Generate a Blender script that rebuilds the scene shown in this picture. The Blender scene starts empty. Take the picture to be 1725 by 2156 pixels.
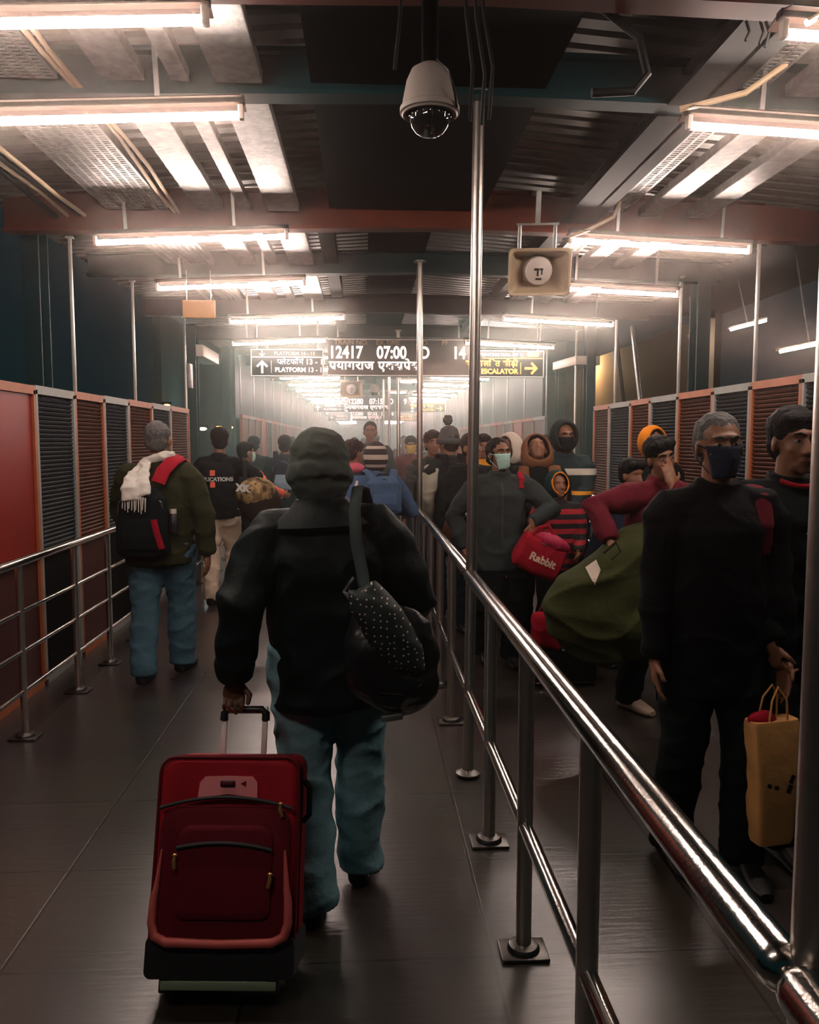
import bpy, bmesh, math, random
import numpy as np
from mathutils import Vector as V, Matrix, Euler, noise
from mathutils.bvhtree import BVHTree

PI = math.pi
SC = bpy.context.scene
COL = SC.collection
rnd = random.Random(7)

# ------------------------------------------------------------------ camera
EYE = 1.62
FPX = 1700.0
cam_d = bpy.data.cameras.new('camera')
cam_d.sensor_fit = 'VERTICAL'
cam_d.sensor_height = 24.0
cam_d.lens = 24.0 * FPX / 2156.0
cam_d.clip_start = 0.02
cam_d.clip_end = 400
cam = bpy.data.objects.new('camera', cam_d)
COL.objects.link(cam)
cam.location = (0, 0, EYE)
cam.rotation_euler = (PI / 2 - math.radians(4.976), 0, -math.radians(3.253))
SC.camera = cam

# ------------------------------------------------------------------ world, exposure
w = bpy.data.worlds.new('night')
SC.world = w
w.use_nodes = True
bg = w.node_tree.nodes['Background']
bg.inputs[0].default_value = (0.0024, 0.0105, 0.012, 1)
bg.inputs[1].default_value = 1.0
SC.view_settings.view_transform = 'Standard'
SC.view_settings.look = 'None'
SC.view_settings.exposure = 0.2
SC.view_settings.gamma = 1.0
SC.view_settings.use_curve_mapping = False
SC.cycles.use_denoising = True
SC.cycles.max_bounces = 4
SC.cycles.diffuse_bounces = 2
SC.cycles.glossy_bounces = 2
SC.cycles.transmission_bounces = 3
SC.cycles.volume_bounces = 0
SC.cycles.transparent_max_bounces = 4
SC.cycles.sample_clamp_indirect = 6.0
SC.cycles.adaptive_threshold = 0.07
SC.cycles.caustics_reflective = False
SC.cycles.caustics_refractive = False
TUBE_EMIT = 95.0
HAZE_NEAR, HAZE_FAR = 0.011, 0.038

# ------------------------------------------------------------------ materials
def mat(name, col, rough=0.7, metal=0.0, spec=0.4, var=0.0, vscale=8.0, bump=0.0, bscale=60.0, emit=None, estr=0.0, sheen=0.0, coat=0.0):
    m = bpy.data.materials.new(name)
    m.use_nodes = True
    nt = m.node_tree
    b = nt.nodes['Principled BSDF']
    b.inputs['Base Color'].default_value = (*col, 1)
    b.inputs['Roughness'].default_value = rough
    b.inputs['Metallic'].default_value = metal
    b.inputs['Specular IOR Level'].default_value = spec
    if sheen:
        b.inputs['Sheen Weight'].default_value = sheen
    if coat:
        b.inputs['Coat Weight'].default_value = coat
    if emit:
        b.inputs['Emission Color'].default_value = (*emit, 1)
        b.inputs['Emission Strength'].default_value = estr
    tc = nt.nodes.new('ShaderNodeTexCoord')
    if var:
        n = nt.nodes.new('ShaderNodeTexNoise')
        n.inputs['Scale'].default_value = vscale
        n.inputs['Detail'].default_value = 4
        nt.links.new(tc.outputs['Object'], n.inputs['Vector'])
        mx = nt.nodes.new('ShaderNodeMix')
        mx.data_type = 'RGBA'
        mx.inputs[6].default_value = (*[c * (1 - var) for c in col], 1)
        mx.inputs[7].default_value = (*[min(1, c * (1 + var)) for c in col], 1)
        nt.links.new(n.outputs['Fac'], mx.inputs[0])
        nt.links.new(mx.outputs[2], b.inputs['Base Color'])
    if bump:
        n = nt.nodes.new('ShaderNodeTexNoise')
        n.inputs['Scale'].default_value = bscale
        n.inputs['Detail'].default_value = 3
        nt.links.new(tc.outputs['Object'], n.inputs['Vector'])
        bp = nt.nodes.new('ShaderNodeBump')
        bp.inputs['Strength'].default_value = bump
        bp.inputs['Distance'].default_value = 0.01
        nt.links.new(n.outputs['Fac'], bp.inputs['Height'])
        nt.links.new(bp.outputs['Normal'], b.inputs['Normal'])
    return m

def banded(name, stops, axis='Z', rough=0.85, bump=0.15):
    """cloth with coloured bands across one object axis: stops = [(position_in_metres, colour), ...] constant until the next"""
    m = mat(name, stops[0][1], rough, bump=bump, bscale=80)
    nt = m.node_tree
    b = nt.nodes['Principled BSDF']
    tc = [n for n in nt.nodes if n.type == 'TEX_COORD'][0]
    sp = nt.nodes.new('ShaderNodeSeparateXYZ')
    nt.links.new(tc.outputs['Object'], sp.inputs[0])
    mp = nt.nodes.new('ShaderNodeMapRange')
    mp.inputs['From Min'].default_value = 0
    mp.inputs['From Max'].default_value = 2
    nt.links.new(sp.outputs[axis], mp.inputs['Value'])
    cr = nt.nodes.new('ShaderNodeValToRGB')
    cr.color_ramp.interpolation = 'CONSTANT'
    els = cr.color_ramp.elements
    while len(els) > 1:
        els.remove(els[-1])
    els[0].position = 0
    els[0].color = (*stops[0][1], 1)
    for p, c in stops[1:]:
        e = els.new(p / 2)
        e.color = (*c, 1)
    nt.links.new(mp.outputs['Result'], cr.inputs['Fac'])
    nt.links.new(cr.outputs['Color'], b.inputs['Base Color'])
    return m

def dotted(name, base, dot, scale, rough=0.6, size=0.16):
    m = mat(name, base, rough, bump=0.1)
    nt = m.node_tree
    b = nt.nodes['Principled BSDF']
    tc = [n for n in nt.nodes if n.type == 'TEX_COORD'][0]
    vo = nt.nodes.new('ShaderNodeTexVoronoi')
    vo.voronoi_dimensions = '2D'
    vo.inputs['Scale'].default_value = scale
    vo.inputs['Randomness'].default_value = 0.55
    mp = nt.nodes.new('ShaderNodeMapping')
    mp.inputs['Rotation'].default_value = (PI / 2, 0, 0)
    nt.links.new(tc.outputs['Object'], mp.inputs['Vector'])
    nt.links.new(mp.outputs['Vector'], vo.inputs['Vector'])
    lt = nt.nodes.new('ShaderNodeMath')
    lt.operation = 'LESS_THAN'
    lt.inputs[1].default_value = size
    nt.links.new(vo.outputs['Distance'], lt.inputs[0])
    mx = nt.nodes.new('ShaderNodeMix')
    mx.data_type = 'RGBA'
    mx.inputs[6].default_value = (*base, 1)
    mx.inputs[7].default_value = (*dot, 1)
    nt.links.new(lt.outputs[0], mx.inputs[0])
    nt.links.new(mx.outputs[2], b.inputs['Base Color'])
    return m

def blotched(name, cols, scale, rough=0.85):
    m = mat(name, cols[0], rough, bump=0.2)
    nt = m.node_tree
    b = nt.nodes['Principled BSDF']
    tc = [n for n in nt.nodes if n.type == 'TEX_COORD'][0]
    n = nt.nodes.new('ShaderNodeTexNoise')
    n.inputs['Scale'].default_value = scale
    n.inputs['Detail'].default_value = 3
    nt.links.new(tc.outputs['Object'], n.inputs['Vector'])
    cr = nt.nodes.new('ShaderNodeValToRGB')
    cr.color_ramp.interpolation = 'CONSTANT'
    els = cr.color_ramp.elements
    els[0].position = 0
    els[0].color = (*cols[0], 1)
    els[1].position = 0.44
    els[1].color = (*cols[1], 1)
    for k, c in enumerate(cols[2:]):
        e = els.new(0.53 + 0.09 * k)
        e.color = (*c, 1)
    nt.links.new(n.outputs['Fac'], cr.inputs['Fac'])
    nt.links.new(cr.outputs['Color'], b.inputs['Base Color'])
    return m

M = {}
M['steel'] = mat('polished steel', (0.62, 0.58, 0.54), 0.16, 1.0, var=0.15, vscale=30, bump=0.05, bscale=120)
M['pole'] = mat('brushed steel pole', (0.72, 0.66, 0.60), 0.30, 1.0, var=0.12, vscale=25, bump=0.04, bscale=90)
M['steel_dull'] = mat('dull steel', (0.42, 0.42, 0.40), 0.38, 1.0, var=0.2, vscale=20)
M['galv'] = mat('galvanised metal', (0.27, 0.26, 0.25), 0.46, 0.6, var=0.6, vscale=22, bump=0.25, bscale=40)
M['white_metal'] = mat('white painted metal', (0.62, 0.55, 0.47), 0.5, 0.0, var=0.15, vscale=10)
M['rust_paint'] = mat('red oxide paint', (0.095, 0.017, 0.006), 0.5, 0.0, spec=0.15, var=0.5, vscale=5)
M['teal_paint'] = mat('teal paint', (0.004, 0.026, 0.029), 0.5, 0.0, spec=0.15, var=0.3, vscale=4)
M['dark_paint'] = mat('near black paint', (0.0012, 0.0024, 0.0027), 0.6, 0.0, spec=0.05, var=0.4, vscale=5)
M['brown_paint'] = mat('brown paint', (0.016, 0.007, 0.006), 0.5, 0.0, spec=0.15, var=0.4, vscale=5)
M['orange_trim'] = mat('orange painted frame', (0.38, 0.11, 0.04), 0.5, var=0.3, vscale=9)
M['grey_trim'] = mat('pale grey frame', (0.26, 0.27, 0.25), 0.5, var=0.2, vscale=9)
M['rust_mesh'] = mat('rust mesh', (0.085, 0.023, 0.008), 0.55, var=0.4, vscale=6)
M['navy_mesh'] = mat('blue black mesh', (0.007, 0.014, 0.019), 0.55, var=0.4, vscale=6)
M['red_board'] = mat('red board', (0.24, 0.012, 0.006), 0.4, var=0.35, vscale=2.5)
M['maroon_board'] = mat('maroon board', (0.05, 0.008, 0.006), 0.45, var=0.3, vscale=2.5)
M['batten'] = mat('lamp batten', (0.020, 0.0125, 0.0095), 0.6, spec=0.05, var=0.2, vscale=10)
M['plate'] = mat('worn base plate', (0.16, 0.15, 0.14), 0.35, 1.0, var=0.3, vscale=30)
M['rubber'] = mat('black rubber', (0.008, 0.009, 0.010), 0.6)
M['black_plastic'] = mat('black plastic', (0.010, 0.011, 0.012), 0.35)
M['white_plastic'] = mat('off white plastic', (0.60, 0.52, 0.46), 0.45, var=0.08)
M['beige_plastic'] = mat('beige plastic', (0.52, 0.40, 0.26), 0.5, var=0.15)
M['cream_cable'] = mat('cream cable', (0.50, 0.36, 0.22), 0.6)
M['tube'] = mat('lit tube', (1, 1, 1), 0.3, emit=(1.0, 0.80, 0.70), estr=TUBE_EMIT)
M['led'] = mat('lit led characters', (0.2, 0.2, 0.2), 0.5, emit=(1.0, 0.78, 0.68), estr=2.4)
M['sign_white'] = mat('backlit white lettering', (0.4, 0.4, 0.4), 0.5, emit=(0.85, 0.85, 0.78), estr=0.75)
M['sign_orange'] = mat('backlit orange lettering', (0.4, 0.2, 0.05), 0.5, emit=(1.0, 0.36, 0.07), estr=1.6)
M['sign_face'] = mat('dark sign face', (0.018, 0.022, 0.021), 0.4)
M['led_face'] = mat('led board face', (0.06, 0.052, 0.043), 0.5)
M['sodium'] = mat('sodium lamp lens', (1, 0.5, 0.1), 0.4, emit=(1.0, 0.42, 0.08), estr=14)
M['warmwhite'] = mat('platform lamp lens', (1, 0.8, 0.6), 0.4, emit=(1.0, 0.72, 0.5), estr=9)

# ------------------------------------------------------------------ mesh helpers
class MB:
    def __init__(s):
        s.v = []
        s.f = []
    def add(s, vs, fs):
        o = len(s.v)
        s.v += [tuple(p) for p in vs]
        s.f += [tuple(i + o for i in f) for f in fs]
        return s
    def box(s, c, size, rot=None, bev=0.0):
        hx, hy, hz = [d / 2 for d in size]
        c = V(c)
        if bev > 0:
            b = min(bev, hx * .95, hy * .95, hz * .95)
            pts = []
            fs = []
            # rounded box from a bmesh cube
            bm = bmesh.new()
            bmesh.ops.create_cube(bm, size=1)
            for q in bm.verts:
                q.co = V((q.co.x * 2 * hx, q.co.y * 2 * hy, q.co.z * 2 * hz))
            bmesh.ops.bevel(bm, geom=bm.edges[:], offset=b, segments=2, affect='EDGES', profile=0.5)
            bm.verts.index_update()
            pts = [q.co.copy() for q in bm.verts]
            fs = [[q.index for q in f.verts] for f in bm.faces]
            bm.free()
        else:
            pts = [V((x * hx, y * hy, z * hz)) for x in (-1, 1) for y in (-1, 1) for z in (-1, 1)]
            fs = [(0, 1, 3, 2), (4, 6, 7, 5), (0, 4, 5, 1), (2, 3, 7, 6), (0, 2, 6, 4), (1, 5, 7, 3)]
        if rot is not None:
            r = rot if isinstance(rot, Matrix) else Euler(rot).to_matrix()
            pts = [r @ p for p in pts]
        return s.add([p + c for p in pts], fs)
    def rings(s, rings, cap=True, closed=False):
        """rings: lists of equal length of points"""
        n = len(rings[0])
        vs = [p for r in rings for p in r]
        fs = []
        m = len(rings)
        for i in range(m - 1 + (1 if closed else 0)):
            a, b = i * n, ((i + 1) % m) * n
            for k in range(n):
                k2 = (k + 1) % n
                fs.append((a + k, a + k2, b + k2, b + k))
        if cap and not closed:
            fs.append(tuple(range(n - 1, -1, -1)))
            fs.append(tuple((m - 1) * n + k for k in range(n)))
        return s.add(vs, fs)
    def tube(s, pts, r, seg=10, sx=1.0, sy=1.0, closed=False, hint=None, roundends=False):
        pts = [V(p) for p in pts]
        n = len(pts)
        rr = list(r) if isinstance(r, (list, tuple)) else [r] * n
        if roundends and not closed:
            d0 = (pts[1] - pts[0]).normalized()
            d1 = (pts[-1] - pts[-2]).normalized()
            a0 = [pts[0] - d0 * rr[0] * q for q in (0.98, 0.75, 0.4)]
            a1 = [pts[-1] + d1 * rr[-1] * q for q in (0.4, 0.75, 0.98)]
            e = (0.2, 0.66, 0.92)
            pts = a0 + pts + a1
            rr = [rr[0] * q for q in e] + rr + [rr[-1] * q for q in e[::-1]]
            n = len(pts)
        rings = []
        ref = V(hint) if hint is not None else None
        prev = None
        for i in range(n):
            if closed:
                t = (pts[(i + 1) % n] - pts[i - 1])
            else:
                t = pts[min(i + 1, n - 1)] - pts[max(i - 1, 0)]
            t.normalize()
            if prev is None:
                u = ref.copy() if ref is not None else (V((1, 0, 0)) if abs(t.x) < 0.8 else V((0, 1, 0)))
            else:
                u = prev
            u = (u - t * u.dot(t)).normalized()
            prev = u
            q = t.cross(u)
            rings.append([pts[i] + u * (math.cos(2 * PI * k / seg) * rr[i] * sx) + q * (math.sin(2 * PI * k / seg) * rr[i] * sy) for k in range(seg)])
        return s.rings(rings, closed=closed)
    def cyl(s, p0, p1, r0, r1=None, seg=16):
        return s.tube([p0, p1], [r0, r0 if r1 is None else r1], seg)
    def caps(s, p0, p1, r0, r1=None, seg=12):
        return s.tube([p0, p1], [r0, r0 if r1 is None else r1], seg, roundends=True)
    def ell(s, c, r, rot=None, nu=16, nv=10):
        c = V(c)
        R = None if rot is None else (rot if isinstance(rot, Matrix) else Euler(rot).to_matrix())
        vs = []
        for j in range(1, nv):
            th = PI * j / nv
            for i in range(nu):
                ph = 2 * PI * i / nu
                vs.append(V((r[0] * math.sin(th) * math.cos(ph), r[1] * math.sin(th) * math.sin(ph), r[2] * math.cos(th))))
        vs += [V((0, 0, r[2])), V((0, 0, -r[2]))]
        if R:
            vs = [R @ p for p in vs]
        fs = []
        for j in range(nv - 2):
            for i in range(nu):
                i2 = (i + 1) % nu
                fs.append((j * nu + i, (j + 1) * nu + i, (j + 1) * nu + i2, j * nu + i2))
        t, b = (nv - 1) * nu, (nv - 1) * nu + 1
        for i in range(nu):
            i2 = (i + 1) % nu
            fs.append((t, i, i2))
            fs.append((b, (nv - 2) * nu + i2, (nv - 2) * nu + i))
        return s.add([p + c for p in vs], fs)
    def lathe(s, prof, c=(0, 0, 0), axis=None, seg=24):
        """prof: (radius, height) along +Z, or along axis"""
        R = Matrix.Identity(3) if axis is None else V((0, 0, 1)).rotation_difference(V(axis)).to_matrix()
        rings = [[V(c) + R @ V((max(r, 1e-4) * math.cos(2 * PI * k / seg), max(r, 1e-4) * math.sin(2 * PI * k / seg), h)) for k in range(seg)] for r, h in prof]
        return s.rings(rings)
    def oval(s, secs, seg=24, pw=2.3):
        """secs: (centre, half_width_vector, half_depth_vector)"""
        rings = []
        for c, a, b in secs:
            c, a, b = V(c), V(a), V(b)
            ring = []
            for k in range(seg):
                t = 2 * PI * k / seg
                ct, st = math.cos(t), math.sin(t)
                ring.append(c + a * (math.copysign(abs(ct) ** (2 / pw), ct)) + b * (math.copysign(abs(st) ** (2 / pw), st)))
            rings.append(ring)
        return s.rings(rings)
    def mesh(s, name, m=None, smooth=True):
        me = bpy.data.meshes.new(name)
        me.from_pydata(s.v, [], s.f)
        bm = bmesh.new()
        bm.from_mesh(me)
        bmesh.ops.recalc_face_normals(bm, faces=bm.faces[:])
        bm.to_mesh(me)
        bm.free()
        if m:
            me.materials.append(m)
        if smooth:
            for p in me.polygons:
                p.use_smooth = True
            try:
                me.set_sharp_from_angle(angle=math.radians(38))
            except Exception:
                pass
        return me
    def build(s, name, m, parent=None, smooth=True):
        return link(name, s.mesh(name, m, smooth), parent)

def link(name, me, parent=None):
    o = bpy.data.objects.new(name, me)
    COL.objects.link(o)
    if parent is not None:
        o.parent = parent
    return o

def tag(o, label=None, cat=None, group=None, kind=None):
    if label:
        o['label'] = label
    if cat:
        o['category'] = cat
    if group:
        o['group'] = group
    if kind:
        o['kind'] = kind
    return o

def root(name, label, cat, loc=(0, 0, 0), rotz=0.0, group=None, rot=None):
    o = bpy.data.objects.new(name, None)
    o.empty_display_size = 0.1
    COL.objects.link(o)
    o.location = loc
    o.rotation_euler = rot if rot is not None else (0, 0, rotz)
    return tag(o, label, cat, group)

def copy_tree(o, loc=None, rotz=None, label=None):
    c = o.copy()
    COL.objects.link(c)
    if loc is not None:
        c.location = loc
    if rotz is not None:
        c.rotation_euler = (0, 0, rotz)
    if label:
        c['label'] = label
    for ch in list(o.children):
        if ch.name.startswith('hanger_rod'):
            continue
        d = ch.copy()
        COL.objects.link(d)
        d.parent = c
        for g in list(ch.children):
            e = g.copy()
            COL.objects.link(e)
            e.parent = d
    return c

ORD = ['zeroth', 'first', 'second', 'third', 'fourth', 'fifth', 'sixth', 'seventh', 'eighth', 'ninth', 'tenth', 'eleventh', 'twelfth', 'thirteenth',
       'fourteenth', 'fifteenth', 'sixteenth', 'seventeenth', 'eighteenth', 'nineteenth', 'twentieth', 'twenty-first', 'twenty-second', 'twenty-third',
       'twenty-fourth', 'twenty-fifth', 'twenty-sixth', 'twenty-seventh', 'twenty-eighth', 'twenty-ninth', 'thirtieth']

# a side scene used only to evaluate modifiers and lettering quickly; removed again at the end
BENCH = bpy.data.scenes.new('bench')
def evaluated(o):
    BENCH.collection.objects.link(o)
    vl = BENCH.view_layers[0]
    vl.update()
    dg = vl.depsgraph
    me = bpy.data.meshes.new_from_object(o.evaluated_get(dg), depsgraph=dg)
    BENCH.collection.objects.unlink(o)
    return me

def text_mesh(s, size, bold=0.0, depth=0.003, align='LEFT'):
    """flat lettering: x to the right, z up, thickness along y; reads from -y"""
    cu = bpy.data.curves.new('lettering', 'FONT')
    cu.body = s
    cu.size = size
    cu.align_x = align
    cu.offset = bold
    cu.extrude = depth
    cu.resolution_u = 4
    o = bpy.data.objects.new('lettering', cu)
    me = evaluated(o)
    bpy.data.objects.remove(o)
    bpy.data.curves.remove(cu)
    vs = [V((v.co.x, -v.co.z, v.co.y)) for v in me.vertices]
    fs = [tuple(p.vertices) for p in me.polygons]
    bpy.data.meshes.remove(me)
    return vs, fs
# ------------------------------------------------------------------ the setting
MID = 0.5            # line of the centre railing
XL, XR = -2.15, 2.9  # the two side walls
def floor_material():
    m = mat('granite slabs', (0.075, 0.058, 0.046), 0.34, spec=0.9)
    nt = m.node_tree
    b = nt.nodes['Principled BSDF']
    b.inputs['IOR'].default_value = 1.62
    tc = [n for n in nt.nodes if n.type == 'TEX_COORD'][0]
    mp = nt.nodes.new('ShaderNodeMapping')
    mp.inputs['Rotation'].default_value = (0, 0, PI / 2)
    mp.inputs['Location'].default_value = (0.0, 0.36, 0)
    nt.links.new(tc.outputs['Object'], mp.inputs['Vector'])
    br = nt.nodes.new('ShaderNodeTexBrick')
    br.offset = 0.0
    br.inputs['Color1'].default_value = (0.046, 0.035, 0.028, 1)
    br.inputs['Color2'].default_value = (0.037, 0.029, 0.024, 1)
    br.inputs['Mortar'].default_value = (0.012, 0.010, 0.009, 1)
    br.inputs['Scale'].default_value = 1.0
    br.inputs['Mortar Size'].default_value = 0.006
    br.inputs['Mortar Smooth'].default_value = 0.2
    br.inputs['Brick Width'].default_value = 0.60
    br.inputs['Row Height'].default_value = 0.76
    nt.links.new(mp.outputs['Vector'], br.inputs['Vector'])
    n = nt.nodes.new('ShaderNodeTexNoise')
    n.inputs['Scale'].default_value = 1.3
    n.inputs['Detail'].default_value = 2
    nt.links.new(tc.outputs['Object'], n.inputs['Vector'])
    mx = nt.nodes.new('ShaderNodeMix')
    mx.data_type = 'RGBA'
    mx.blend_type = 'MULTIPLY'
    mx.inputs[0].default_value = 0.55
    nt.links.new(br.outputs['Color'], mx.inputs[6])
    nt.links.new(n.outputs['Color'], mx.inputs[7])
    nt.links.new(mx.outputs[2], b.inputs['Base Color'])
    # fine wavy wear running across the slabs
    mp2 = nt.nodes.new('ShaderNodeMapping')
    mp2.inputs['Scale'].default_value = (5, 42, 1)
    nt.links.new(tc.outputs['Object'], mp2.inputs['Vector'])
    n2 = nt.nodes.new('ShaderNodeTexNoise')
    n2.inputs['Scale'].default_value = 1.0
    n2.inputs['Detail'].default_value = 3
    nt.links.new(mp2.outputs['Vector'], n2.inputs['Vector'])
    ad = nt.nodes.new('ShaderNodeMath')
    ad.operation = 'MULTIPLY_ADD'
    ad.inputs[1].default_value = -1.3
    nt.links.new(br.outputs['Fac'], ad.inputs[0])
    nt.links.new(n2.outputs['Fac'], ad.inputs[2])
    bp = nt.nodes.new('ShaderNodeBump')
    bp.inputs['Strength'].default_value = 0.22
    bp.inputs['Distance'].default_value = 0.006
    nt.links.new(ad.outputs[0], bp.inputs['Height'])
    nt.links.new(bp.outputs['Normal'], b.inputs['Normal'])
    mr = nt.nodes.new('ShaderNodeMapRange')
    mr.inputs['To Min'].default_value = 0.24
    mr.inputs['To Max'].default_value = 0.34
    nt.links.new(n.outputs['Fac'], mr.inputs['Value'])
    nt.links.new(mr.outputs['Result'], b.inputs['Roughness'])
    return m

tag(MB().box((0.4, 46, -0.06), (6.2, 97, 0.12)).build('floor', floor_material(), smooth=False), 'dark brown stone slab floor of the footbridge', 'floor', kind='structure')

# roof: two shallow slopes of ribbed sheet, ribs running across the bridge
RIDGE_Z, EAVE_Z = 3.46, 3.24
rf = MB()
M['roof'] = mat('ribbed roof sheet', (0.16, 0.15, 0.14), 0.40, 0.6, var=0.35, vscale=3)
y = -1.5
ys = []
while y < 92:
    for d, z in ((0, 0), (0.078, 0), (0.084, 0.06), (0.124, 0.06)):
        ys.append((y + d, z))
    y += 0.13
for xa, za, xb, zb in ((-2.5, EAVE_Z, 0.44, RIDGE_Z), (0.44, RIDGE_Z, 3.35, EAVE_Z)):
    vs = []
    for yy, dz in ys:
        vs += [(xa, yy, za + dz), (xb, yy, zb + dz)]
    rf.add(vs, [(2 * i, 2 * i + 1, 2 * i + 3, 2 * i + 2) for i in range(len(ys) - 1)])
tag(rf.build('ceiling', M['roof'], smooth=False), 'ribbed metal sheet roof underside sloping from a low ridge', 'roof', kind='structure')

def beam(y, m, label, z0=3.06, zt=None, name='ceiling_beam', arch=0.06, d=0.18, w=0.11):
    b = MB()
    def prism(dz0, dz1, wy):
        xs = [-2.4, -0.9, 0.44, 1.8, 3.25]
        vs = []
        for x in xs:
            zz = z0 + arch * (1 - abs(x - 0.44) / 2.84)
            vs += [(x, y - wy, zz + dz0), (x, y + wy, zz + dz0), (x, y + wy, zz + dz1), (x, y - wy, zz + dz1)]
        fs = []
        for i in range(len(xs) - 1):
            a = 4 * i
            for k in range(4):
                fs.append((a + k, a + (k + 1) % 4, a + 4 + (k + 1) % 4, a + 4 + k))
        fs += [(0, 1, 2, 3), (16, 19, 18, 17)]
        b.add(vs, fs)
    prism(0, 0.022, w / 2)
    prism(0.022, d - 0.02, 0.012)
    prism(d - 0.02, d, w / 2)
    return tag(b.build(name, m, smooth=False), label, 'beam', kind='structure')

beam(2.86, M['rust_paint'], 'red-brown cross beam nearest to the camera at the very top')
beam(3.75, M['teal_paint'], 'dark teal cross beam behind the ceiling camera', z0=3.09, d=0.2)
beam(5.72, M['rust_paint'], 'rust red cross beam in front of the loudspeaker', z0=3.02, d=0.27)
beam(7.38, M['teal_paint'], 'dark teal cross beam just beyond the loudspeaker', d=0.2)
beam(9.2, M['brown_paint'], 'brown cross beam in front of the departure board', z0=3.0, d=0.2)
for k in range(18):
    beam(11.9 + 4.0 * k, M['teal_paint' if k % 2 else 'brown_paint'], f'{ORD[k + 1]} cross beam beyond the departure board', z0=3.08)

# longitudinal steel below the roof sheets
def bar_along(x, wx, z, hz, y0, y1, m, name, label, cat, kind=None, bev=0.0):
    return tag(MB().box((x, (y0 + y1) / 2, z), (wx, y1 - y0, hz)).build(name, m, smooth=False), label, cat, kind=kind)
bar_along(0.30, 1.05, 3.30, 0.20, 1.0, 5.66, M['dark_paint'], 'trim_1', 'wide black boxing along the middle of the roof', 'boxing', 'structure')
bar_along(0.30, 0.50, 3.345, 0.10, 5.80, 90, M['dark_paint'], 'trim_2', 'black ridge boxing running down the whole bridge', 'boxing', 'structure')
for y0, y1, k in ((1.0, 2.80, 3), (2.92, 3.7, 4), (3.82, 5.66, 5)):
    t = MB()
    t.box((1.52, (y0 + y1) / 2, 3.20), (0.02, y1 - y0, 0.15))
    t.box((1.49, (y0 + y1) / 2, 3.135), (0.24, y1 - y0, 0.02))
    t.box((1.52, (y0 + y1) / 2, 3.27), (0.17, y1 - y0, 0.02))
    tag(t.build(f'trim_{k}', M['rust_paint' if k == 3 else 'dark_paint'], smooth=False), 'roof purlin on the right half, bay ' + ORD[k - 2] + ' from the camera', 'purlin', kind='structure')
for k, (x, y0, y1) in enumerate(((-0.28, 5.8, 9.1), (1.5, 5.8, 9.1), (-0.3, 9.3, 40), (1.5, 9.3, 40))):
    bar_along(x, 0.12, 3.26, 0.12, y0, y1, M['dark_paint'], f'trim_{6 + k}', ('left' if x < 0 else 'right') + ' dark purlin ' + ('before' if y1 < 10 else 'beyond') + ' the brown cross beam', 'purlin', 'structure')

# cable trays: perforated strips under the roof
def tray(x, wx, y0, y1, label, z=3.17, holes=True):
    t = MB()
    e = 0.012
    t.box((x - wx / 2, (y0 + y1) / 2, z + 0.025), (0.006, y1 - y0, 0.05))
    t.box((x + wx / 2, (y0 + y1) / 2, z + 0.025), (0.006, y1 - y0, 0.05))
    if not holes:
        t.box((x, (y0 + y1) / 2, z), (wx, y1 - y0, 0.004))
    else:
        n = max(2, int((y1 - y0) / 0.03))
        for i in range(n + 1):
            t.box((x, y0 + (y1 - y0) * i / n, z), (wx, 0.014, 0.004))
        m_ = max(2, int(wx / 0.05))
        for i in range(m_ + 1):
            t.box((x - wx / 2 + wx * i / m_, (y0 + y1) / 2, z - 0.001), (0.016, y1 - y0, 0.004))
    return tag(t.build('cable_tray', M['galv'], smooth=False), label, 'cable tray', 'cable trays under the roof')
def cable(pts, r, m, label, name='cable', group=None):
    return tag(MB().tube(pts, r, 8).build(name, m), label, 'cable', group)
bays = ((1.9, 2.8, 'nearest bay'), (2.92, 3.68, 'second bay'), (3.82, 5.64, 'bay before the rust red beam'), (5.8, 7.3, 'bay of the loudspeaker'), (7.46, 9.1, 'bay before the brown beam'))
for y0, y1, nm in bays:
    tray(-0.53, 0.20, y0, y1, f'flat metal tray close to the middle boxing, left side, {nm}', holes=False)
    tray(-0.78, 0.07, y0, y1, f'narrow metal strip tray, left roof half, {nm}', holes=False)
    tray(-1.02, 0.17, y0, y1, f'medium flat cable tray, left roof half, {nm}', holes=False)
    tray(-1.50, 0.40, y0, y1, f'wide perforated cable tray, left roof half, {nm}')
    tray(1.98, 0.15, y0, y1, f'flat metal tray beside the purlin, right side, {nm}', holes=False)
    tray(2.32, 0.16, y0, y1, f'flat metal tray near the right wall, {nm}', holes=False)
    tray(1.72, 0.16, y0, y1, f'perforated tray next to the purlin, right roof half, {nm}', z=3.2)
for i, x in enumerate((-1.21, -1.245)):
    cable([(x - 0.02 * math.sin(k * 1.3 + i), 2.95 + k * 0.45, 3.155) for k in range(7)], 0.011, M['cream_cable'], f'cream cable along the left roof half, {"first" if i else "second"} from the wide tray', group='roof cables left')
for i, x in enumerate((-1.86, -1.91, -1.98, -2.04)):
    cable([(x + 0.012 * math.sin(k * 1.7 + i * 2), 2.2 + k * 0.5, 3.13 + 0.015 * math.sin(k + i)) for k in range(8)], 0.013 + 0.003 * (i % 2), M['cream_cable' if i % 2 == 0 else 'dark_paint'], f'{ORD[i + 1]} loose cable from the wide tray outward, along the left eave', group='eave cables left')

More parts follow.
